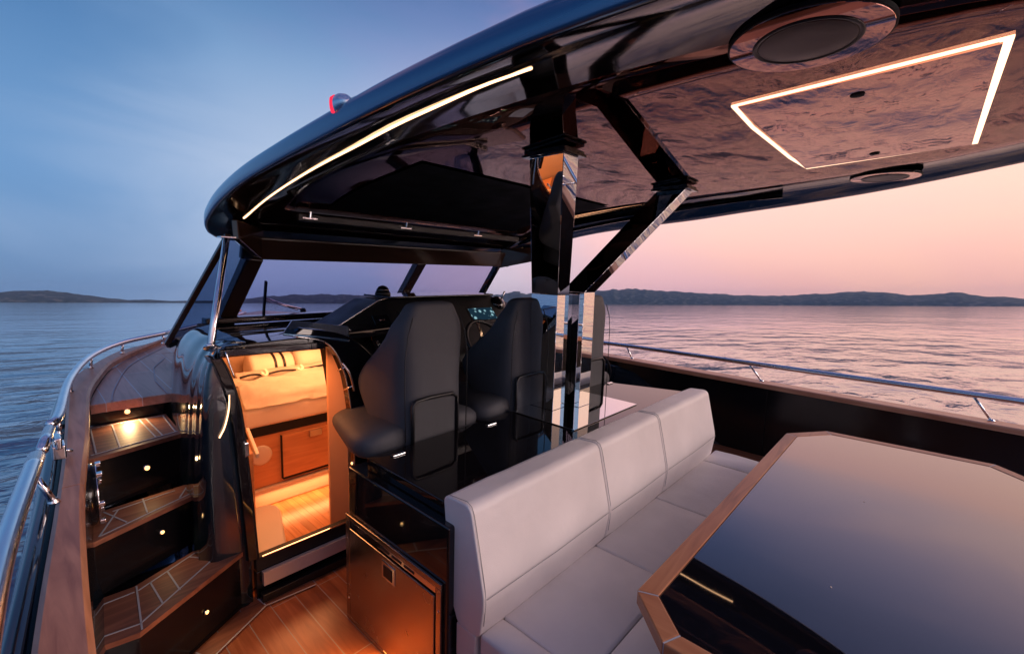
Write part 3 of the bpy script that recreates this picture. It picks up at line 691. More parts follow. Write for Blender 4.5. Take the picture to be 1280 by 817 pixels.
# ceiling panel set just above the soffit step
bm = B(); rows = []
for y in yy:
    if y < -.9 or y > 3.25: continue
    zr, zc, w, k = rsec(y); x0 = interp(RX, y) + (PE - .0) * k; x1 = 2 * XC - x0; n = 14
    us = [0, .012, .03] + [.03 + .94 * i / n for i in range(1, n)] + [.97, .988, 1]
    rows.append([(x0 - .02 + (x1 - x0 + .04) * u, y, zc - (.010 if u in (0, 1) else .019 if u in (.012, .988) else .024) + .006 * (1 - ((u - .5) * 2) ** 2)) for u in us])
loft(bm, rows, closed=False); bmesh.ops.solidify(bm, geom=bm.faces[:], thickness=.006)
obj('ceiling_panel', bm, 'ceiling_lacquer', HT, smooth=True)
def ceil(x, y, d=0):
    zr, zc, w, k = rsec(y); x0 = interp(RX, y) + PE * k; x1 = 2 * XC - x0; u = (x - x0) / (x1 - x0)
    return V((x, y, zc - .0245 + .006 * (1 - ((u - .5) * 2) ** 2) - d))
# LED strips in both soffits
def ledpath(sgn):
    c = spline([(1.078, .93, 2.336), (1.064, 1.55, 2.293), (1.056, 2.2, 2.220), (1.058, 2.8, 2.131), (1.078, 3.40, 2.026)], 8)
    out = []
    for p in c:
        u = under(p.y); z = p.z
        for (xa, za), (xb_, zb_) in zip(u, u[1:]):
            if xa <= p.x <= xb_: z = za + (zb_ - za) * (p.x - xa) / (xb_ - xa)
        out.append((p.x if sgn < 0 else 2 * XC - p.x, p.y, z - .001))
    return out
for s in (-1, 1):
    bm = B(); tube(bm, ledpath(s), .0064, 8); obj('led_strip', bm, 'led_warm', HT, smooth=True)
for s in (1,):
    bm = B(); q = [V(p) for p in ledpath(s)]; q = [q[0] * 2 - q[1]] + q; sx = -.045
    rows = [[p + V((sx, 0, .012)), p + V((sx, 0, -.020)), p + V((sx * 1.25, 0, -.020)), p + V((sx * 1.25, 0, .012))] for p in q]
    loft(bm, rows); obj('light_lip', bm, 'soffit_lacquer', HT, smooth=False)
# sunroof cover, catches and header
bm = B(); rows = []
for y in (2.05, 2.2, 2.4, 2.6, 2.8, 3.0, 3.12):
    rows.append([tuple(ceil(x, y, .008)) for x in (1.52, 1.8, 2.475, 3.1, 3.43)])
loft(bm, rows, closed=False); bmesh.ops.solidify(bm, geom=bm.faces[:], thickness=.014); obj('sunroof_cover', bm, 'matte_black', HT, label='matte black sunroof cover over the helm')
bm = B(); bar(bm, (1.35, 3.22, 2.06), (3.6, 3.22, 2.06), .05, .05); obj('cover_frame', bm, 'black_satin', HT, bevel=.006)
for x in (1.42, 2.2, 3.0):
    bm = B(); bar(bm, (x - .05, 3.185, 2.055), (x + .05, 3.185, 2.055), .012, .008); tube(bm, [(x, 3.18, 2.06), (x, 3.17, 2.10)], .006, 6); obj('catch', bm, 'chrome', HT, bevel=0)
bm = B(); prism(bm, [(1.10, 3.56, 1.765), (3.85, 3.56, 1.775), (3.85, 3.50, 1.93), (1.10, 3.50, 1.92)], (0, .06, .01)); obj('header', bm, 'bronze_lacquer', HT, bevel=.012, seg=3, label='bronze brown header above the windscreen')
# hatch with glowing surround
hx = [(1.826, .604), (1.815, -.091), (3.084, -.091), (3.099, .586)]
def on_ceil(x, y, d): return ceil(x, y, d)
def hatch_ring(o_):
    # rounded, with bowed forward edge
    c = [(1.83 - o_, -.095 - o_), (3.09 + o_, -.095 - o_), (3.11 + o_, .585 + o_), (2.80, .61 + o_), (2.15, .62 + o_), (1.84 - o_, .605 + o_)]
    return c
def densify(poly, m=6):
    out = []
    for i in range(len(poly)):
        a, b_ = poly[i], poly[(i + 1) % len(poly)]
        for k in range(m): out.append((a[0] + (b_[0] - a[0]) * k / m, a[1] + (b_[1] - a[1]) * k / m))
    return out
bm = B(); ri, ro = densify(hatch_ring(-.010)), densify(hatch_ring(.003)); ri = [(x, y + .014 if y < 0 and y < -.07 else y) for x, y in ri]; n = len(ri)
rows = [[tuple(on_ceil(*p, .001)) for p in ro], [tuple(on_ceil(*p, .007)) for p in ro], [tuple(on_ceil(*p, .007)) for p in ri], [tuple(on_ceil(*p, .001)) for p in ri]]
rows.append(rows[0]); loft(bm, rows, caps=False); obj('hatch_light', bm, 'led_hatch', HT, label='glowing warm light line around the ceiling hatch')
bm = B(); box(bm, 1.845, 3.075, -.078, .585, 0, .01)
bmesh.ops.subdivide_edges(bm, edges=bm.edges[:], cuts=6, use_grid_fill=True)
for v in bm.verts: q = ceil(v.co.x, v.co.y); v.co.z = q.z - .012 + v.co.z
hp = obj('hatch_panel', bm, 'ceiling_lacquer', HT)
for x, y in ((2.0, .25), (2.95, .27)):
    bm = B(); q = ceil(x, y, .012); lathe(bm, q, [(.022, 0), (.02, -.004), (.012, -.006)], (0, 0, 1), 16); obj('finger_hole', bm, 'matte_black', hp, smooth=True)
for x, y, z in ((.86, .98, 0), (.9, 1.35, 0), (1.0, 1.35, 0)):
    pass
# ceiling speakers
def speaker(c, label, r=.20):
    t = thing('ceiling_speaker', label, 'speaker', c, 'speakers in the hardtop ceiling'); c = V(c)
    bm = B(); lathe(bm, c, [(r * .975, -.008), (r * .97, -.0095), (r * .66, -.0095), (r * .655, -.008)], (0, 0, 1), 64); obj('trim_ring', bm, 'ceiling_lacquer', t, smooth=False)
    bm = B(); lathe(bm, c, [(r, .004), (r, -.007), (r * .985, -.0085), (r * .95, -.008)], (0, 0, 1), 64); obj('outer_wall', bm, 'matte_black', t, smooth=False)  # recess shadow round the speaker put in as a matte black wall
    bm = B(); lathe(bm, c, [(r * .67, -.0095), (r * .66, -.0125), (r * .63, -.0125), (r * .60, -.0100)], (0, 0, 1), 56); obj('inner_ring', bm, 'black_satin', t, smooth=True)
    bm = B(); lathe(bm, c, [(r * .61, -.0102), (r * .58, -.0112), (r * .3, -.0112), (.001, -.0112)], (0, 0, 1), 48); obj('grille', bm, 'speaker_cone', t, smooth=True)
    return t
speaker(ceil(1.475, .31), 'large looking round speaker near the camera, left of the glowing hatch', .19)
speaker(ceil(3.66, .27), 'round speaker at the far starboard edge of the ceiling, beyond the hatch', .175)
# nav light on the roof edge
nl = thing('navigation_light', 'small silver dome light with red lens on the roof edge', 'navigation light', (.86, 1.60, 2.29))
c = V((.842, 1.61, 2.312))
bm = B(); pr = [(.001, -.045), (.020, -.043), (.030, -.032), (.036, -.012), (.036, .008), (.030, .03), (.020, .045), (.008, .055)]; lathe(bm, c, pr, (0, -1, 0), 24); obj('housing', bm, 'rail_steel', nl, smooth=True)
bm = B(); lathe(bm, c + V((-.006, .018, 0)), [(.033, 0), (.034, .010), (.027, .022), (.001, .027)], (-.75, .65, 0), 20); obj('lens', bm, 'red_lens', nl, smooth=True)
bm = B(); box(bm, .845, .90, 1.50, 1.66, 2.29, 2.325); obj('bracket', bm, 'black_satin', nl, bevel=.004)

# ------------------------------------------------------------------ roof posts
def hexa(bm, r0, r1): loft(bm, [r0, r1])
def rect(x0, x1, y0, y1, z, zt=0): return [(x0, y0, z), (x1, y0, z), (x1, y1, z), (x0, y1, z)]
def roof_post(label, x0, x1, y0, y1, kz, tx0, tx1, ty0, ty1):
    t = thing('roof_post', label, 'post', ((x0 + x1) / 2, (y0 + y1) / 2, .853), 'mirror polished posts holding up the hardtop')
    bm = B(); hexa(bm, rect(x0, x1, y0, y1, .858), rect(x0, x1, y0, y1, kz)); obj('lower_shaft', bm, 'mirror_steel', t, bevel=.0025)
    zt = min(ceil(tx0, ty0).z, ceil(tx1, ty1).z) - .03
    bm = B(); hexa(bm, rect(x0, x1, y0, y1, kz + .001), rect(tx0, tx1, ty0, ty1, zt)); obj('upper_brace', bm, 'mirror_steel', t, bevel=.0025)
    bm = B(); e = .028
    box(bm, tx0 - e, tx1 + e, ty0 - e, ty1 + e, zt + .002, zt + .014); obj('collar', bm, 'black_lacquer', t, bevel=.002)
    bm = B(); box(bm, tx0 - e * .7, tx1 + e * .7, ty0 - e * .7, ty1 + e * .7, zt + .015, zt + .03); obj('mounting_pad', bm, 'black_lacquer', t, bevel=.002)
    return t
roof_post('mirror polished post nearest the port side, its brace leaning aft', 2.29, 2.415, 1.70, 1.91, 1.60, 1.80, 1.925, 1.335, 1.545)
roof_post('farther mirror polished post, its brace slanting aft to starboard', 2.475, 2.60, 1.625, 1.80, 1.615, 3.035, 3.16, 1.25, 1.45)
bp = B(); box(bp, 2.10, 2.85, 1.40, 1.93, .8525, .857); o = obj('base_plate', bp, 'mirror_steel', bevel=.001); tag(o, 'thin polished steel plate under the two posts', 'base plate')

# ------------------------------------------------------------------ galley unit and fridge
gu = thing('galley_unit', 'glossy black cabinet block behind the helm seats', 'cabinet', (2.0, 1.6, 0))
bm = B(); prism(bm, [(1.03, 1.22, .10), (3.40, 1.22, .10), (3.26, 1.95, .10), (1.03, 1.97, .10)], (0, 0, .69)); obj('carcass', bm, 'black_lacquer', gu, bevel=.01, seg=3)
bm = B(); prism(bm, [(1.05, 1.22, 0), (3.38, 1.22, 0), (3.26, 1.93, 0), (1.05, 1.95, 0)], (0, 0, .10)); obj('plinth', bm, 'black_satin', gu)
bm = B(); prism(bm, [(1.075, 1.24, .792), (3.50, 1.24, .792), (3.26, 1.92, .792), (1.075, 1.87, .792)], (0, 0, .058)); obj('worktop', bm, 'worktop_lacquer', gu, bevel=.006, seg=3, label='mirror black worktop')
for x, y in ((1.20, 1.80), (1.83, 1.80), (3.24, 1.84)):
    bm = B(); box(bm, x - .035, x + .035, y - .012, y + .012, .851, .858); obj('hinge', bm, 'chrome', gu, bevel=.003)
step_light((1.028, 1.915, .825), (-1, 0, 0), gu, .15, .006)
fr_ = thing('fridge', 'brushed steel fridge front set in the black cabinet end', 'fridge', (1.02, 1.6, 0))
X0 = 1.026
bm = B()
for a in ((1.245, 1.975, .535, .557), (1.245, 1.975, .004, .025), (1.245, 1.275, .025, .535), (1.94, 1.975, .025, .535)): box(bm, X0 - .010, X0 + .002, a[0], a[1], a[2], a[3])
obj('frame', bm, 'brushed_steel', fr_, bevel=.002)
bm = B(); box(bm, X0 - .013, X0 + .001, 1.282, 1.933, .032, .495); obj('door', bm, 'brushed_steel', fr_, bevel=.003)
bm = B(); box(bm, X0 - .006, X0 + .0015, 1.282, 1.933, .503, .530); obj('top_strip', bm, 'chrome', fr_, bevel=.001)
bm = B(); box(bm, X0 - .017, X0 - .012, 1.545, 1.645, .395, .475); lt = obj('latch', bm, 'chrome', fr_, bevel=.004)
bm = B(); box(bm, X0 - .019, X0 - .0175, 1.562, 1.628, .408, .460); obj('latch_recess', bm, 'black_satin', lt)
for k in range(3):
    bm = B(); box(bm, X0 - .008, X0 - .0065, 1.42 + k * .09, 1.49 + k * .09, .512, .522); obj('vent_slot', bm, 'black_satin', fr_)
for y, z in ((1.955, .44), (1.955, .12), (1.26, .12), (1.26, .44)):
    bm = B(); disc(bm, (X0 - .0105, y, z), .004, -.002, (1, 0, 0), 10); obj('screw', bm, 'chrome', fr_)

# ------------------------------------------------------------------ settee
se = thing('settee', 'white leather settee with three part backrest facing the table', 'settee', (2.3, .8, 0))
gloss('grey_piping', (.30, .29, .30), (.5, .6))
def round_poly(poly, rad, m=5):
    out = []; n = len(poly)
    for i in range(n):
        p0, p1, p2 = V(poly[i - 1]), V(poly[i]), V(poly[(i + 1) % n]); r = rad[i]
        a = p1 + (p0 - p1).normalized() * min(r, (p0 - p1).length * .45); c = p1 + (p2 - p1).normalized() * min(r, (p2 - p1).length * .45)
        for k in range(m + 1):
            t = k / m; q = a.lerp(p1, t).lerp(p1.lerp(c, t), t); out.append((q.x, q.y))
    return out
bp_ = round_poly([(1.290, .890), (1.138, .898), (1.056, .566), (1.078, .405), (1.20, .405), (1.245, .50)], [.035, .038, .04, .03, .02, .02])
segs = [(1.06, 1.93), (1.934, 2.60), (2.604, 3.46)]
for i, (a, b_) in enumerate(segs):
    bm = B(); n = 8; rows = []
    for k in range(n + 1):
        u = k / n; x = a + (b_ - a) * u; bulge = .006 * sin(u * pi) ** .5
        rows.append([(x, y - (bulge if y < 1.2 else 0) - .003 * noise.noise(V((x * 5, z * 5, 3))), z + (bulge * .5 if z > .8 else 0) + .003 * noise.noise(V((x * 6, y * 4, 8)))) for y, z in bp_])
    loft(bm, rows); obj('back_cushion', bm, 'white_leather', se, bevel=.007, seg=4, smooth=True)
    bm = B()
    tube(bm, [(a + .012, y - .004, z + (.003 if z > .87 else 0)) for y, z in ((1.27, .889), (1.17, .899), (1.145, .888), (1.131, .865), (1.10, .745), (1.066, .600), (1.062, .55), (1.07, .46))], .0012, 6)
    tube(bm, [(a + .01, 1.0515, .572), ((a + b_) / 2, 1.0455, .572), (b_ - .01, 1.0515, .572)], .0011, 6)
    obj('stitching', bm, 'grey_piping', se)
sc = [(1.07, 1.19), (1.194, 1.85), (1.854, 2.52), (2.524, 3.30), (3.304, 3.58)]
for a, b_ in sc:
    for y0, y1 in ((.70, 1.085), (.38, .696)):
        bm = B(); box(bm, a, b_, y0, y1, .27, .418)
        bmesh.ops.subdivide_edges(bm, edges=bm.edges[:], cuts=4, use_grid_fill=True)
        for v in bm.verts:
            u = (v.co.x - a) / (b_ - a); w = (v.co.y - y0) / (y1 - y0)
            if v.co.z > .41: v.co.z += .020 * (sin(u * pi) * sin(w * pi)) ** .5 if 0 < u < 1 and 0 < w < 1 else 0
            if v.co.z > .41: v.co.z += .003 * noise.noise(v.co * 9)
        obj('seat_cushion', bm, 'white_leather', se, bevel=.012, seg=3, smooth=True)
bm = B(); box(bm, 1.06, 3.58, .40, 1.21, .03, .268); obj('base', bm, 'white_leather', se, bevel=.012, seg=3)
bm = B(); box(bm, 1.062, 3.44, 1.10, 1.205, .268, .402); obj('rear_support', bm, 'white_leather', se, bevel=.004)

# ------------------------------------------------------------------ table
tb = thing('cockpit_table', 'octagonal teak edged cockpit table with glossy dark top', 'table', (2.5, 0, 0))
oc = [(1.19, -.46), (1.34, -.62), (3.56, -.62), (3.82, -.40), (3.76, .42), (3.49, .612), (1.338, .614), (1.188, .457)]
inn = offset_poly(oc, .064)
for i in range(8):
    j = (i + 1) % 8
    a, b_, c, d = V((*oc[i], 0)), V((*oc[j], 0)), V((*inn[j], 0)), V((*inn[i], 0))
    e1 = (b_ - a).normalized() * .0022
    bm = B(); prism(bm, [p + V((0, 0, .655)) for p in (a + e1, b_ - e1, c - e1, d + e1)], (0, 0, .045))
    horiz = abs((b_ - a).y) < abs((b_ - a).x)
    obj('edge_board', bm, 'teak_trim_x' if horiz else 'teak_trim_y', tb, bevel=.004, seg=2)
bm = B()
for i in range(8): 
    a, d = V((*oc[i], .6535)), V((*inn[i], .6535)); dd = (d - a).normalized(); s = V((-dd.y, dd.x, 0)) * .0021; a2 = a + dd * .004
    prism(bm, [a2 - s, d - s, d + s, a2 + s], (0, 0, .0458))
obj('mitre_caulk', bm, 'caulk', tb)
bm = B(); prism(bm, [(x, y, .66) for x, y in offset_poly(oc, .0665)], (0, 0, .0375)); obj('table_top', bm, 'table_glass', tb, bevel=.002)
for x in (1.9, 3.1):
    bm = B(); lathe(bm, (x, 0, .004), [(.16, 0), (.16, .012), (.06, .03), (.05, .06), (.05, .6), (.11, .63), (.12, .65)], (0, 0, 1), 32); obj('pedestal', bm, 'chrome', tb, smooth=True)
for x, y in ((1.83, .14), (2.68, .12)):
    bm = B(); lathe(bm, (x, y, .6976), [(.0035, 0), (.003, .0015), (.0015, .002)], (0, 0, 1), 16); obj('stud', bm, 'pale_metal', tb, smooth=True)

# ------------------------------------------------------------------ helm seats
def rrect(cx, w, y0, d, z, k=4.2, n=44, lean=0):
    out = []
    for q in range(n):
        a = 2 * pi * q / n; c, s = cos(a), sin(a)
        out.append((cx + w / 2 * math.copysign(abs(c) ** (2 / k), c), y0 + d / 2 + d / 2 * math.copysign(abs(s) ** (2 / k), s), z))
    return out
SX = 1.515
hs = thing('helm_seat', 'dark grey bucket helm seat nearest the doorway', 'helm seat', (SX, 2.1, 0), 'three helm seats in a row')
prof = [(.74, .37, 1.915, .22), (.78, .425, 1.905, .30), (.86, .43, 1.90, .38), (.95, .435, 1.90, .46), (1.05, .44, 1.90, .53), (1.12, .44, 1.902, .52), (1.20, .437, 1.905, .44), (1.28, .43, 1.908, .33), (1.36, .42, 1.91, .23), (1.44, .395, 1.912, .17), (1.50, .33, 1.915, .13), (1.54, .285, 1.918, .115), (1.558, .25, 1.925, .09), (1.566, .18, 1.935, .06)]
zp = spline([(z, w, 0) for z, w, y0, d in prof], 3); zq = spline([(z, y0, d) for z, w, y0, d in prof], 3)
bm = B(); loft(bm, [rrect(SX, a.y, b_.y, b_.z, a.x) for a, b_ in zip(zp, zq)]); obj('backrest', bm, 'grey_leather', hs, smooth=True)
bm = B(); 
cp = [(1.93, .835, .08, .56), (1.94, .84, .15, .68), (1.97, .842, .18, .76), (2.03, .842, .19, .80), (2.10, .842, .19, .79), (2.22, .84, .18, .72), (2.4, .84, .17, .62), (2.52, .83, .14, .54), (2.55, .82, .08, .44)]
rows = []
for y, zc_, h, w in cp:
    rows.append([(SX - .02 + w / 2 * math.copysign(abs(cos(a)) ** .7, cos(a)), y, zc_ + h / 2 * math.copysign(abs(sin(a)) ** .7, sin(a))) for a in [2 * pi * q / 32 for q in range(32)]])
loft(bm, rows); obj('seat_cushion', bm, 'grey_leather', hs, smooth=True)
bm = B(); lathe(bm, (SX, 2.2, .0), [(.16, 0), (.15, .02), (.07, .05), (.06, .4), (.06, .72), (.14, .76)], (0, 0, 1), 24); obj('pedestal', bm, 'black_satin', hs, smooth=True)
px0, px1, pz0, pz1 = SX - .165, SX + .125, .835, 1.055
bm = B(); prism(bm, [(px0, 1.893, pz0), (px1, 1.893, pz0), (px1, 1.893, pz1 - .01), (px0, 1.893, pz1)], (0, .016, 0)); pk = obj('pocket', bm, 'net_fabric', hs, bevel=.004)
bm = B(); tube(bm, [(px0 - .004, 1.888, pz0 - .02), (px0 - .004, 1.888, pz1 - .02), (px0 + .015, 1.888, pz1 + .005), (px0 + .10, 1.886, pz1 + .012), (px1 - .03, 1.888, pz1 + .008), (px1 + .004, 1.888, pz1 - .02), (px1 + .004, 1.888, pz0 - .02)], .010, 8); obj('pocket_border', bm, 'black_satin', pk, smooth=True)
bm = B(); tube(bm, [(SX - .155, 1.91, 1.49), (SX - .19, 1.90, 1.40), (SX - .208, 1.899, 1.28), (SX - .21, 1.899, 1.1), (SX - .205, 1.899, .85)], .0028, 6); tube(bm, [(SX + .155, 1.91, 1.49), (SX + .19, 1.90, 1.40), (SX + .208, 1.899, 1.28), (SX + .208, 1.899, .85)], .0028, 6); obj('piping', bm, 'rubber', hs, smooth=True)
copy_tree(hs, (SX + .80, 2.1, 0), 'dark grey bucket helm seat in the middle, partly behind the mirror posts')
copy_tree(hs, (SX + 1.57, 2.1, 0), 'dark grey bucket helm seat farthest to starboard, showing beyond the posts')

# ------------------------------------------------------------------ dashboard
da = thing('dashboard', 'black helm dashboard with lit screens ahead of the seats', 'dashboard', (2.4, 2.9, 0))
outl = [(1.36, .0), (1.40, 1.285), (1.50, 1.33), (1.80, 1.49), (1.86, 1.502), (2.95, 1.51), (3.18, 1.44), (3.34, 1.33), (3.38, 1.2), (3.40, .0)]
bm = B()
ra = [(x, 3.30, z if z > .1 else 1.2) for x, z in outl]; rb = [(x, 2.96, z if z > .1 else 1.2) for x, z in outl]
rc = [(x + (0 if x > 2 else .03), 2.62, z if z < .1 else 1.10 + (z - 1.28) * .12) for x, z in outl]; rd = [(x + (0 if x > 2 else .03), 2.60, 0 if z < .1 else .98 + (z - 1.28) * .05) for x, z in outl]; re_ = [(x + (0 if x > 2 else .03), 2.78, 0 if z < .1 else .70) for x, z in outl]
loft(bm, [ra, rb, rc, rd, re_]); obj('console_shell', bm, 'black_satin', da, bevel=.008, seg=3)
bm = B(); box(bm, 1.87, 2.94, 2.90, 3.28, 1.512, 1.526); obj('brow', bm, 'black_lacquer', da, bevel=.006, seg=3)
bm = B(); tube(bm, [(1.40, 2.955, 1.292), (1.50, 2.95, 1.338), (1.80, 2.95, 1.497), (1.87, 2.94, 1.515)], .004, 6); obj('edge_trim', bm, 'chrome', da, smooth=True)
FA, FB = V((0, 2.955, 1.47)), V((0, 2.63, 1.12))       # rake of the instrument face
def face(u, v, d=0):
    """u = x, v = 0 at the top of the instrument face and 1 at its foot"""
    p = FA.lerp(FB, v); n = V((0, -(FA.z - FB.z), FA.y - FB.y)).normalized(); return V((u, p.y, p.z)) + n * d
def face_panel(x0, x1, v0, v1, d0=.012, d1=.018, mat='black_lacquer', name='panel', parent=None, bev=.003, label=None):
    bm = B(); a = [face(x0, v1, d0), face(x1, v1, d0), face(x1, v0, d0), face(x0, v0, d0)]; n = face(0, 0, 1) - face(0, 0, 0)
    prism(bm, a, n * (d1 - d0)); return obj(name, bm, mat, parent or da, bevel=bev, label=label)
def screen(x0, x1, v0, v1, mat, lb):
    f = face_panel(x0 - .02, x1 + .02, v0 - .04, v1 + .04, .004, .022, 'black_satin', 'screen_bezel', label=lb)
    face_panel(x0, x1, v0, v1, .0225, .024, mat, 'screen', f, 0)
screen(1.93, 2.24, .22, .50, 'screen_chart', 'chart screen partly hidden by the nearest helm seat')
screen(2.60, 2.88, .22, .48, 'screen_chart', 'chart screen beyond the steering wheel')
screen(2.98, 3.20, .46, .80, 'screen_pale', 'pale lit screen at the starboard end')
face_panel(1.70, 1.90, .22, .52, .006, .012, 'black_lacquer', 'switch_panel'); face_panel(1.62, 1.86, .60, .92, .006, .012, 'black_lacquer', 'switch_panel')
for x, v in ((1.74, .30), (1.79, .42)): face_panel(x, x + .045, v, v + .03, .013, .017, 'chrome', 'rocker_switch', None, .001)
for i in range(4):
    for j in range(2): face_panel(1.64 + i * .045, 1.665 + i * .045, .68 + j * .12, .74 + j * .12, .013, .016, 'rail_steel' if (i + j) % 3 == 0 else 'rubber', 'rocker_switch', None, .001)
bm = B(); tube(bm, spline([(1.47, 2.72, 1.16), (1.50, 2.64, 1.08), (1.50, 2.60, .98), (1.49, 2.60, .86)], 5), .007, 8); obj('grab_handle', bm, 'chrome', da, smooth=True)
bm = B(); prism(bm, [(1.346, 2.50, .24), (1.42, 2.50, .24), (1.42, 2.66, .24), (1.346, 2.64, .24)], (0, 0, 1.0)); obj('side_cheek', bm, 'black_lacquer', da, bevel=.03, seg=5, smooth=True)
cm = thing('compass', 'small black domed compass on top of the dashboard', 'compass', (1.93, 3.1, 1.526))
bm = B(); lathe(bm, (1.93, 3.1, 1.526), [(.058, 0), (.06, .01), (.052, .028)], (0, 0, 1), 24); obj('base', bm, 'black_satin', cm, smooth=True)
bm = B(); lathe(bm, (1.93, 3.1, 1.554), [(.05, 0), (.046, .018), (.032, .036), (.012, .044), (.001, .046)], (0, 0, 1), 24); obj('dome', bm, 'black_lacquer', cm, smooth=True)
sw = thing('steering_wheel', 'black and chrome steering wheel seen between two helm seats', 'steering wheel', (2.46, 2.62, 1.1))
c = V((2.46, 2.50, 1.19)); ax = V((0, -.82, .57)).normalized(); s_ = V((1, 0, 0)); u_ = ax.cross(s_)
bm = B(); tube(bm, [c + (s_ * cos(a) + u_ * sin(a)) * .18 for a in [2 * pi * k / 44 for k in range(44)]], .016, 12, closed=True); obj('rim', bm, 'black_satin', sw, smooth=True)
for a in (-.5, pi + .5, pi / 2):
    bm = B(); bar(bm, c - ax * .02, c + (s_ * cos(a) + u_ * sin(a)) * .172, .03, .008, ax); obj('spoke', bm, 'chrome', sw, bevel=.002)
bm = B(); lathe(bm, c - ax * .045, [(.045, 0), (.05, .02), (.045, .04), (.02, .05)], ax, 24); obj('hub', bm, 'chrome', sw, smooth=True)
bm = B(); lathe(bm, c + ax * .006, [(.022, 0), (.02, .004)], ax, 20); obj('hub_light', bm, 'green_lamp', sw, smooth=True)
bm = B(); tube(bm, [c - ax * .04, c - ax * .16], .03, 14); obj('column', bm, 'black_satin', sw, smooth=True)
th = thing('throttle', 'black binnacle with chrome throttle lever beyond the steering wheel', 'throttle', (2.98, 2.7, 1.1))
bm = B(); q = face(3.0, .12, .0); lathe(bm, q, [(.08, 0), (.075, .03), (.05, .055), (.001, .06)], (0, -.6, .8), 24); obj('binnacle', bm, 'black_lacquer', th, smooth=True)
bm = B(); tube(bm, [q + V((.03, -.03, .05)), q + V((.05, -.05, .12))], .008, 8); obj('lever', bm, 'chrome', th, smooth=True)

for k, (x, v) in enumerate(((2.30, .34), (2.42, .34), (2.36, .62))):
    g = B(); q = face(x, v, .004); lathe(g, q, [(.042, 0), (.042, .01), (.036, .014)], face(0, 0, 1) - face(0, 0, 0), 28); gg = obj('gauge', g, 'chrome', da, smooth=False)
    g = B(); lathe(g, q, [(.035, .0145), (.034, .0155)], face(0, 0, 1) - face(0, 0, 0), 28); obj('gauge_face', g, 'screen_chart' if k == 2 else 'black_lacquer', gg)
# coiled line on the far bulwark
rc_ = thing('rope_coil', 'coil of dark rope hanging on the starboard bulwark', 'rope', (4.83, 2.83, .4))
for k in range(5):
    bm = B(); r = .10 + .012 * k; tube(bm, [V((4.83 - .012 * k, 2.83 + cos(a) * r * (.75 + .05 * sin(k * 2)), .56 + sin(a) * r * 1.15 + .01 * sin(3 * a + k))) for a in [2 * pi * q / 36 for q in range(36)]], .009, 8, closed=True); obj('loop', bm, 'rubber', rc_, smooth=True)

# ------------------------------------------------------------------ move the boat into the level world
for o in BOAT:
    o.matrix_world = M @ Matrix.Translation(o.location)
bpy.context.view_layer.update()

# ------------------------------------------------------------------ camera
cam = bpy.data.objects.new('camera', bpy.data.cameras.new('camera')); COL.objects.link(cam); scn.camera = cam
cam.data.sensor_width = 36; cam.data.lens = FOCAL; cam.data.clip_start = .05; cam.data.clip_end = 40000
r_ = V((xb.x, yb.x, zb.x)); u2 = V((xb.y, yb.y, zb.y)); f_ = V((xb.z, yb.z, zb.z))
Rm = Matrix((r_, u2, -f_)).transposed().to_4x4()
cam.matrix_world = M @ Matrix.Translation((0, 0, EYE)) @ Rm
camw = cam.matrix_world.translation.copy()
fw_ = (M.to_3x3() @ f_); AZ0 = math.atan2(fw_.x, fw_.y)      # compass heading of the view axis (clockwise from +y)

# ------------------------------------------------------------------ sea and hills (level world)
SEA = camw.z - 2.35
m, nt, b, o_ = newmat('sea_water')
b.inputs['Base Color'].default_value = (.004, .040, .105, 1); b.inputs['Roughness'].default_value = .06; b.inputs['IOR'].default_value = 1.7
geo = N(nt, 'ShaderNodeNewGeometry')
def wnoise(sx, sy, scale, detail, dist=.0, rot=.5):
    mp = N(nt, 'ShaderNodeMapping'); mp.inputs['Scale'].default_value = (sx, sy, 1); mp.inputs['Rotation'].default_value = (0, 0, rot)
    nt.links.new(geo.outputs['Position'], mp.inputs[0])
    nz = N(nt, 'ShaderNodeTexNoise'); nz.inputs['Scale'].default_value = scale; nz.inputs['Detail'].default_value = detail; nz.inputs['Distortion'].default_value = dist
    nt.links.new(mp.outputs[0], nz.inputs['Vector']); return nz.outputs[0]
a1 = wnoise(1, 1.6, .30, 1.2, .3, .9); a2 = wnoise(1, 1.8, 1.3, 3, .6, .7); a3 = wnoise(1, 1.5, .045, 2, .2, 1.0)
m1 = N(nt, 'ShaderNodeMath', operation='MULTIPLY_ADD'); m1.inputs[1].default_value = .17; nt.links.new(a2, m1.inputs[0]); nt.links.new(a1, m1.inputs[2])
m2_ = N(nt, 'ShaderNodeMath', operation='MULTIPLY_ADD'); m2_.inputs[1].default_value = 2.2; nt.links.new(a3, m2_.inputs[0]); nt.links.new(m1.outputs[0], m2_.inputs[2])
bpn = bump(nt, b, m2_.outputs[0], 1.0, .15)
b.inputs['Coat Weight'].default_value = .9; b.inputs['Coat IOR'].default_value = 1.5; b.inputs['Coat Roughness'].default_value = .05; nt.links.new(bpn.outputs[0], b.inputs['Coat Normal'])
ln = N(nt, 'ShaderNodeVectorMath', operation='LENGTH'); nt.links.new(geo.outputs['Position'], ln.inputs[0])
mrr = N(nt, 'ShaderNodeMapRange'); mrr.inputs['From Min'].default_value = 8; mrr.inputs['From Max'].default_value = 55; mrr.inputs['To Min'].default_value = .52; mrr.inputs['To Max'].default_value = .075
nt.links.new(ln.outputs['Value'], mrr.inputs[0]); nt.links.new(mrr.outputs[0], bpn.inputs['Distance'])
bm = B(); rs = [0, 20, 60, 200, 800, 3000, 9000, 16000]; n = 64
vc = bm.verts.new((camw.x, camw.y, SEA)); prev = None
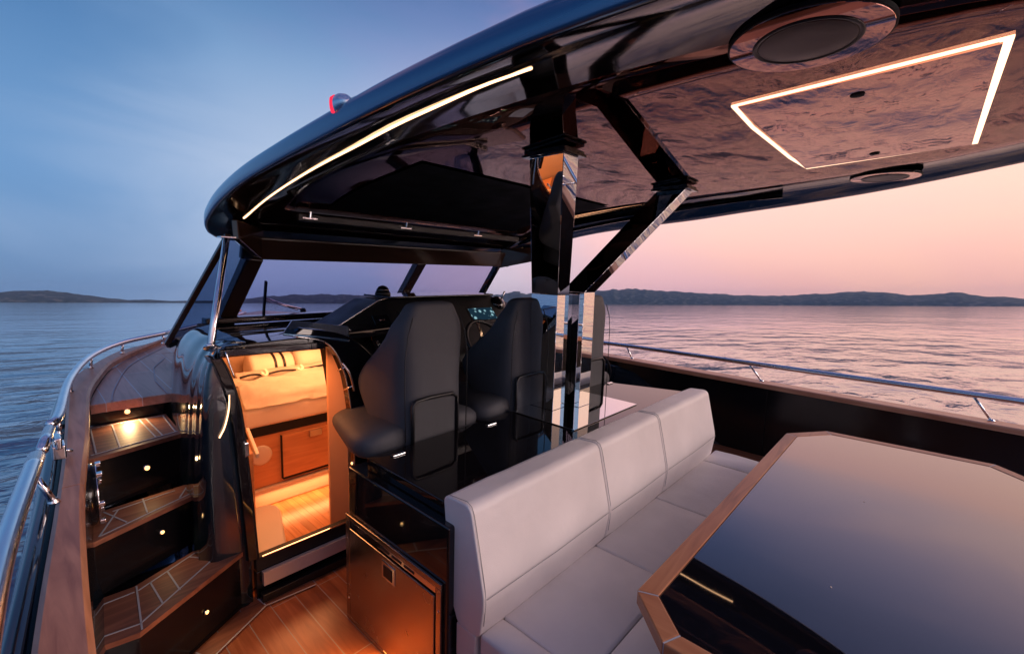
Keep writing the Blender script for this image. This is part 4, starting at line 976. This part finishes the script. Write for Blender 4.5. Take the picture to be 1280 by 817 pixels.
for r in rs[1:]:
    ring = [bm.verts.new((camw.x + r * cos(2 * pi * k / n), camw.y + r * sin(2 * pi * k / n), SEA)) for k in range(n)]
    for k in range(n):
        if prev is None: bm.faces.new((vc, ring[k], ring[(k + 1) % n]))
        else: bm.faces.new((prev[k], ring[k], ring[(k + 1) % n], prev[(k + 1) % n]))
    prev = ring
o = obj('sea', bm, 'sea_water', world=True); tag(o, 'calm rippled sea, blue to port and pink to starboard', 'sea', kind='structure')

m, nt, b, o_ = newmat('hill_forest')
mp = coords(nt, (.006, .006, .01)); nz = N(nt, 'ShaderNodeTexNoise'); nz.inputs['Scale'].default_value = 3; nz.inputs['Detail'].default_value = 8
nt.links.new(mp.outputs[0], nz.inputs['Vector']); r = ramp(nt, nz.outputs[0], [(.38, (.008, .022, .022)), (.55, (.03, .055, .05)), (.66, (.12, .12, .10))])
nt.links.new(r.outputs[0], b.inputs['Base Color']); b.inputs['Roughness'].default_value = .9
def hills(name, label, prof, dist, depth):
    """prof: (pixel column, pixels above the waterline) sampled along the shore, turned into azimuth and height at that distance"""
    pts = []
    for px, h in prof:
        az = AZ0 + math.atan((px - CX) / FP); rr = dist; hh = h * rr * cos(math.atan((px - CX) / FP)) / FP / cos(math.atan((px - CX) / FP)) ** 2 * cos(math.atan((px - CX) / FP)) ** 1
        pts.append((az, h / (FP / cos(math.atan((px - CX) / FP))) * rr))
    n = 260; m_ = 18; rows = []
    a0, a1 = pts[0][0], pts[-1][0]
    for j in range(m_):
        v = j / (m_ - 1); row = []
        for i in range(n):
            az = a0 + (a1 - a0) * i / (n - 1); h = interp(pts, az)
            rr = dist + depth * (v - .45)
            wob = 1 + .12 * noise.noise(V((az * 40, v * 4, 1))) * (1 if .2 < v < .9 else .3)
            z = h * max(0, sin(min(1, v * 1.05) * pi)) ** .7 * wob * (rr / dist if v < .6 else 1) + (noise.noise(V((az * 300, v * 20, 4))) * .05 + noise.noise(V((az * 90, v * 8, 7))) * .09) * h
            if j in (0, m_ - 1): z = -6
            row.append((camw.x + sin(az) * rr, camw.y + cos(az) * rr, SEA + z))
        rows.append(row)
    bm = B(); loft(bm, rows, closed=False)
    o = obj(name, bm, 'hill_forest', world=True, smooth=True); tag(o, label, 'hills', kind='structure')
hills('hills', 'low dark wooded headland across the water to port', [(-160, 4), (-60, 9), (-20, 11.5), (20, 14), (60, 14.5), (75, 13), (100, 10), (130, 6.5), (160, 3.5), (185, 4), (215, 2.5), (260, 3)], 5200, 1500)
hills('hills', 'hilly wooded shore ahead seen through the windscreen', [(230, 2), (270, 3), (300, 5), (330, 8), (360, 10), (400, 11), (430, 11.5), (450, 10), (480, 8), (520, 6), (560, 8), (600, 10), (625, 12), (650, 16)], 5600, 1500)
hills('hills', 'blue grey range of hills beyond the starboard rail', [(600, 6), (640, 14), (680, 13), (720, 12), (765, 19), (790, 19), (830, 17), (880, 14.5), (930, 12), (960, 11.5), (1000, 12.5), (1030, 15), (1080, 17.5), (1110, 16), (1135, 13), (1165, 14), (1190, 17), (1200, 16), (1225, 12), (1250, 12), (1280, 9), (1330, 10), (1400, 14), (1500, 8)], 6000, 1700)

# haze box round everything
hz = B(); box(hz, camw.x - 9000, camw.x + 9000, camw.y - 9000, camw.y + 9000, SEA - 8, SEA + 240)
m = bpy.data.materials.new('haze_air'); m.use_nodes = True; nt = m.node_tree; nt.nodes.clear(); MATS['haze_air'] = m
o_ = nt.nodes.new('ShaderNodeOutputMaterial'); pv = nt.nodes.new('ShaderNodeVolumePrincipled')
pv.inputs['Color'].default_value = (.45, .68, 1, 1); pv.inputs['Density'].default_value = 5e-5; nt.links.new(pv.outputs[0], o_.inputs['Volume'])
USE_HAZE = True
if USE_HAZE:
    o = obj('haze', hz, 'haze_air', world=True); tag(o, 'faint blue haze over the water', 'haze', kind='stuff')

# ------------------------------------------------------------------ sky
SUN_AZ = AZ0 + radians(78)                       # the glow lies past the right edge of the view
w = bpy.data.worlds.new('World'); scn.world = w; w.use_nodes = True; nt = w.node_tree; nt.nodes.clear()
wo = nt.nodes.new('ShaderNodeOutputWorld'); bg = nt.nodes.new('ShaderNodeBackground'); nt.links.new(bg.outputs[0], wo.inputs[0])
tc = nt.nodes.new('ShaderNodeTexCoord'); sep = nt.nodes.new('ShaderNodeSeparateXYZ'); nt.links.new(tc.outputs['Generated'], sep.inputs[0])
def math_(op, a, b_=None, c=None):
    n = nt.nodes.new('ShaderNodeMath'); n.operation = op
    for i, q in enumerate((a, b_, c)):
        if q is None: continue
        if isinstance(q, (int, float)): n.inputs[i].default_value = q
        else: nt.links.new(q, n.inputs[i])
    return n.outputs[0]
hl = math_('SQRT', math_('ADD', math_('ADD', math_('MULTIPLY', sep.outputs[0], sep.outputs[0]), math_('MULTIPLY', sep.outputs[1], sep.outputs[1])), 1e-5))
dt = math_('DIVIDE', math_('ADD', math_('MULTIPLY', sep.outputs[0], sin(SUN_AZ)), math_('MULTIPLY', sep.outputs[1], cos(SUN_AZ))), hl)
nz = nt.nodes.new('ShaderNodeTexNoise'); mpn = nt.nodes.new('ShaderNodeMapping'); mpn.inputs['Scale'].default_value = (1, 1, 3.2)
nt.links.new(tc.outputs['Generated'], mpn.inputs[0]); nt.links.new(mpn.outputs[0], nz.inputs['Vector']); nz.inputs['Scale'].default_value = 1.9; nz.inputs['Detail'].default_value = 5; nz.inputs['Distortion'].default_value = .8
nzc = math_('SUBTRACT', nz.outputs[0], .5)
az01 = math_('MULTIPLY_ADD', math_('ADD', dt, math_('MULTIPLY', nzc, .50)), .5, .5)
def wramp(src, stops):
    r = nt.nodes.new('ShaderNodeValToRGB'); e = r.color_ramp.elements; r.color_ramp.interpolation = 'EASE'
    while len(e) < len(stops): e.new(.5)
    for i, (p, c) in enumerate(stops): e[i].position = p; e[i].color = (*c, 1)
    nt.links.new(src, r.inputs[0]); return r.outputs[0]
def lin(*c): return tuple(((v / 255) / 12.92 if v / 255 <= .04045 else ((v / 255 + .055) / 1.055) ** 2.4) for v in c)
low = wramp(az01, [(0, lin(88, 118, 162)), (.20, lin(98, 130, 170)), (.38, lin(142, 164, 198)), (.56, lin(196, 180, 196)), (.72, lin(220, 170, 176)), (.88, lin(226, 168, 162)), (1, lin(232, 174, 158))])
mid = wramp(az01, [(0, lin(78, 118, 162)), (.20, lin(98, 138, 183)), (.38, lin(160, 177, 204)), (.56, lin(205, 188, 202)), (.72, lin(240, 194, 190)), (.88, lin(250, 202, 186)), (1, lin(255, 208, 182))])
hi0 = wramp(az01, [(0, lin(42, 84, 134)), (.20, lin(54, 100, 150)), (.34, lin(84, 130, 176)), (.48, lin(104, 132, 182)), (.62, lin(108, 128, 182)), (.78, lin(132, 142, 194)), (.90, lin(170, 162, 200)), (1, lin(228, 192, 204))])
mps = nt.nodes.new('ShaderNodeMapping'); mps.inputs['Scale'].default_value = (1.1, .5, 2.2); mps.inputs['Rotation'].default_value = (0, 0, -(SUN_AZ) + .5); nt.links.new(tc.outputs['Generated'], mps.inputs[0])
ns = nt.nodes.new('ShaderNodeTexNoise'); ns.inputs['Scale'].default_value = 2.1; ns.inputs['Detail'].default_value = 4; ns.inputs['Distortion'].default_value = .5; nt.links.new(mps.outputs[0], ns.inputs['Vector'])
zen = wramp(math_('MULTIPLY_ADD', nzc, 1.6, .5), [(.2, lin(48, 76, 122)), (.5, lin(72, 90, 136)), (.85, lin(140, 120, 156))])
def mixc(f, a, b_):
    n = nt.nodes.new('ShaderNodeMixRGB'); nt.links.new(f, n.inputs[0]); nt.links.new(a, n.inputs[1]); nt.links.new(b_, n.inputs[2]); return n.outputs[0]
def sstep(src, a, b_):
    n = nt.nodes.new('ShaderNodeMapRange'); n.interpolation_type = 'SMOOTHSTEP'; n.inputs['From Min'].default_value = a; n.inputs['From Max'].default_value = b_; nt.links.new(src, n.inputs[0]); return n.outputs[0]
el = math_('ADD', sep.outputs[2], math_('MULTIPLY', nzc, .06))
pinkc = nt.nodes.new('ShaderNodeRGB'); pinkc.outputs[0].default_value = (*lin(250, 176, 180), 1)
hi_ = mixc(math_('MULTIPLY', math_('MULTIPLY', sstep(ns.outputs[0], .42, .55), .75), sstep(dt, .0, .6)), hi0, pinkc.outputs[0])
c_ = mixc(sstep(el, 0.0, .22), low, mid); c_ = mixc(sstep(el, .22, .55), c_, hi_); c_ = mixc(sstep(el, .38, .68), c_, zen)
sky = nt.nodes.new('ShaderNodeTexSky'); sky.sky_type = 'NISHITA'; sky.sun_disc = False; sky.sun_elevation = radians(3); sky.sun_rotation = SUN_AZ; sky.dust_density = 2
sm = nt.nodes.new('ShaderNodeMixRGB'); sm.blend_type = 'ADD'; sm.inputs[0].default_value = 1
scs = nt.nodes.new('ShaderNodeMixRGB'); scs.blend_type = 'MULTIPLY'; scs.inputs[0].default_value = 1; scs.inputs[2].default_value = (.006, .006, .006, 1)
nt.links.new(sky.outputs[0], scs.inputs[1]); nt.links.new(c_, sm.inputs[1]); nt.links.new(scs.outputs[0], sm.inputs[2])
nt.links.new(sm.outputs[0], bg.inputs[0]); bg.inputs[1].default_value = 1.3

# ------------------------------------------------------------------ lamps
def lamp(name, kind, loc, power, col, boat=True, **k):
    d = bpy.data.lights.new(name, kind); d.energy = power; d.color = col
    for a, v in k.items(): setattr(d, a, v)
    o = bpy.data.objects.new(name, d); COL.objects.link(o)
    return o
sun = lamp('sun', 'SUN', None, 1.5, (1, .82, .78)); sun.data.angle = radians(32)
LAMP_AZ = SUN_AZ + radians(24); sd = V((sin(LAMP_AZ) * cos(radians(19)), cos(LAMP_AZ) * cos(radians(19)), sin(radians(19))))
sun.matrix_world = sd.to_track_quat('Z', 'Y').to_matrix().to_4x4()
def place(o, p, d=None):
    q = (V(d).to_track_quat('-Z', 'Y').to_matrix().to_4x4() if d else Matrix.Identity(4))
    o.matrix_world = M @ Matrix.Translation(V(p)) @ q
for p, n, pw in LIGHTS:
    o = lamp('step_lamp', 'SPOT', None, pw, (1, .62, .28), spot_size=radians(150), spot_blend=1, shadow_soft_size=.01); place(o, p, V(n) + V((0, 0, -.9)))
o = lamp('cabin_lamp', 'AREA', None, 16, (1, .37, .14), shape='RECTANGLE', size=.9, size_y=.7); place(o, (1.6, 3.6, 1.17), (0, 0, -1))
o = lamp('cabin_floor_lamp', 'AREA', None, 2.2, (1, .37, .125), shape='RECTANGLE', size=.6, size_y=.05); place(o, (1.4, 3.42, .08), (0, -.5, -1))
o = lamp('doorway_fill', 'AREA', None, 4.5, (1, .37, .125), shape='RECTANGLE', size=.4, size_y=.2); place(o, (.93, 2.66, 1.22), (0, 0, -1))  # added fill light with no visible fitting, brightens the end wall
o = lamp('plinth_lamp', 'AREA', None, 5.5, (1, .38, .08), shape='RECTANGLE', size=.06, size_y=.8); place(o, (.985, 1.62, .09), (-1.4, 0, -.8))

# ------------------------------------------------------------------ render settings
scn.view_settings.view_transform = 'Standard'; scn.view_settings.look = 'None'; scn.view_settings.exposure = 0; scn.view_settings.gamma = 1
scn.cycles.use_denoising = True
scn.cycles.max_bounces = 8; scn.cycles.glossy_bounces = 5; scn.cycles.diffuse_bounces = 3; scn.cycles.transparent_max_bounces = 8; scn.cycles.volume_bounces = 0
scn.cycles.sample_clamp_indirect = 6; scn.cycles.blur_glossy = .3
scn.cycles.caustics_reflective = False; scn.cycles.caustics_refractive = False
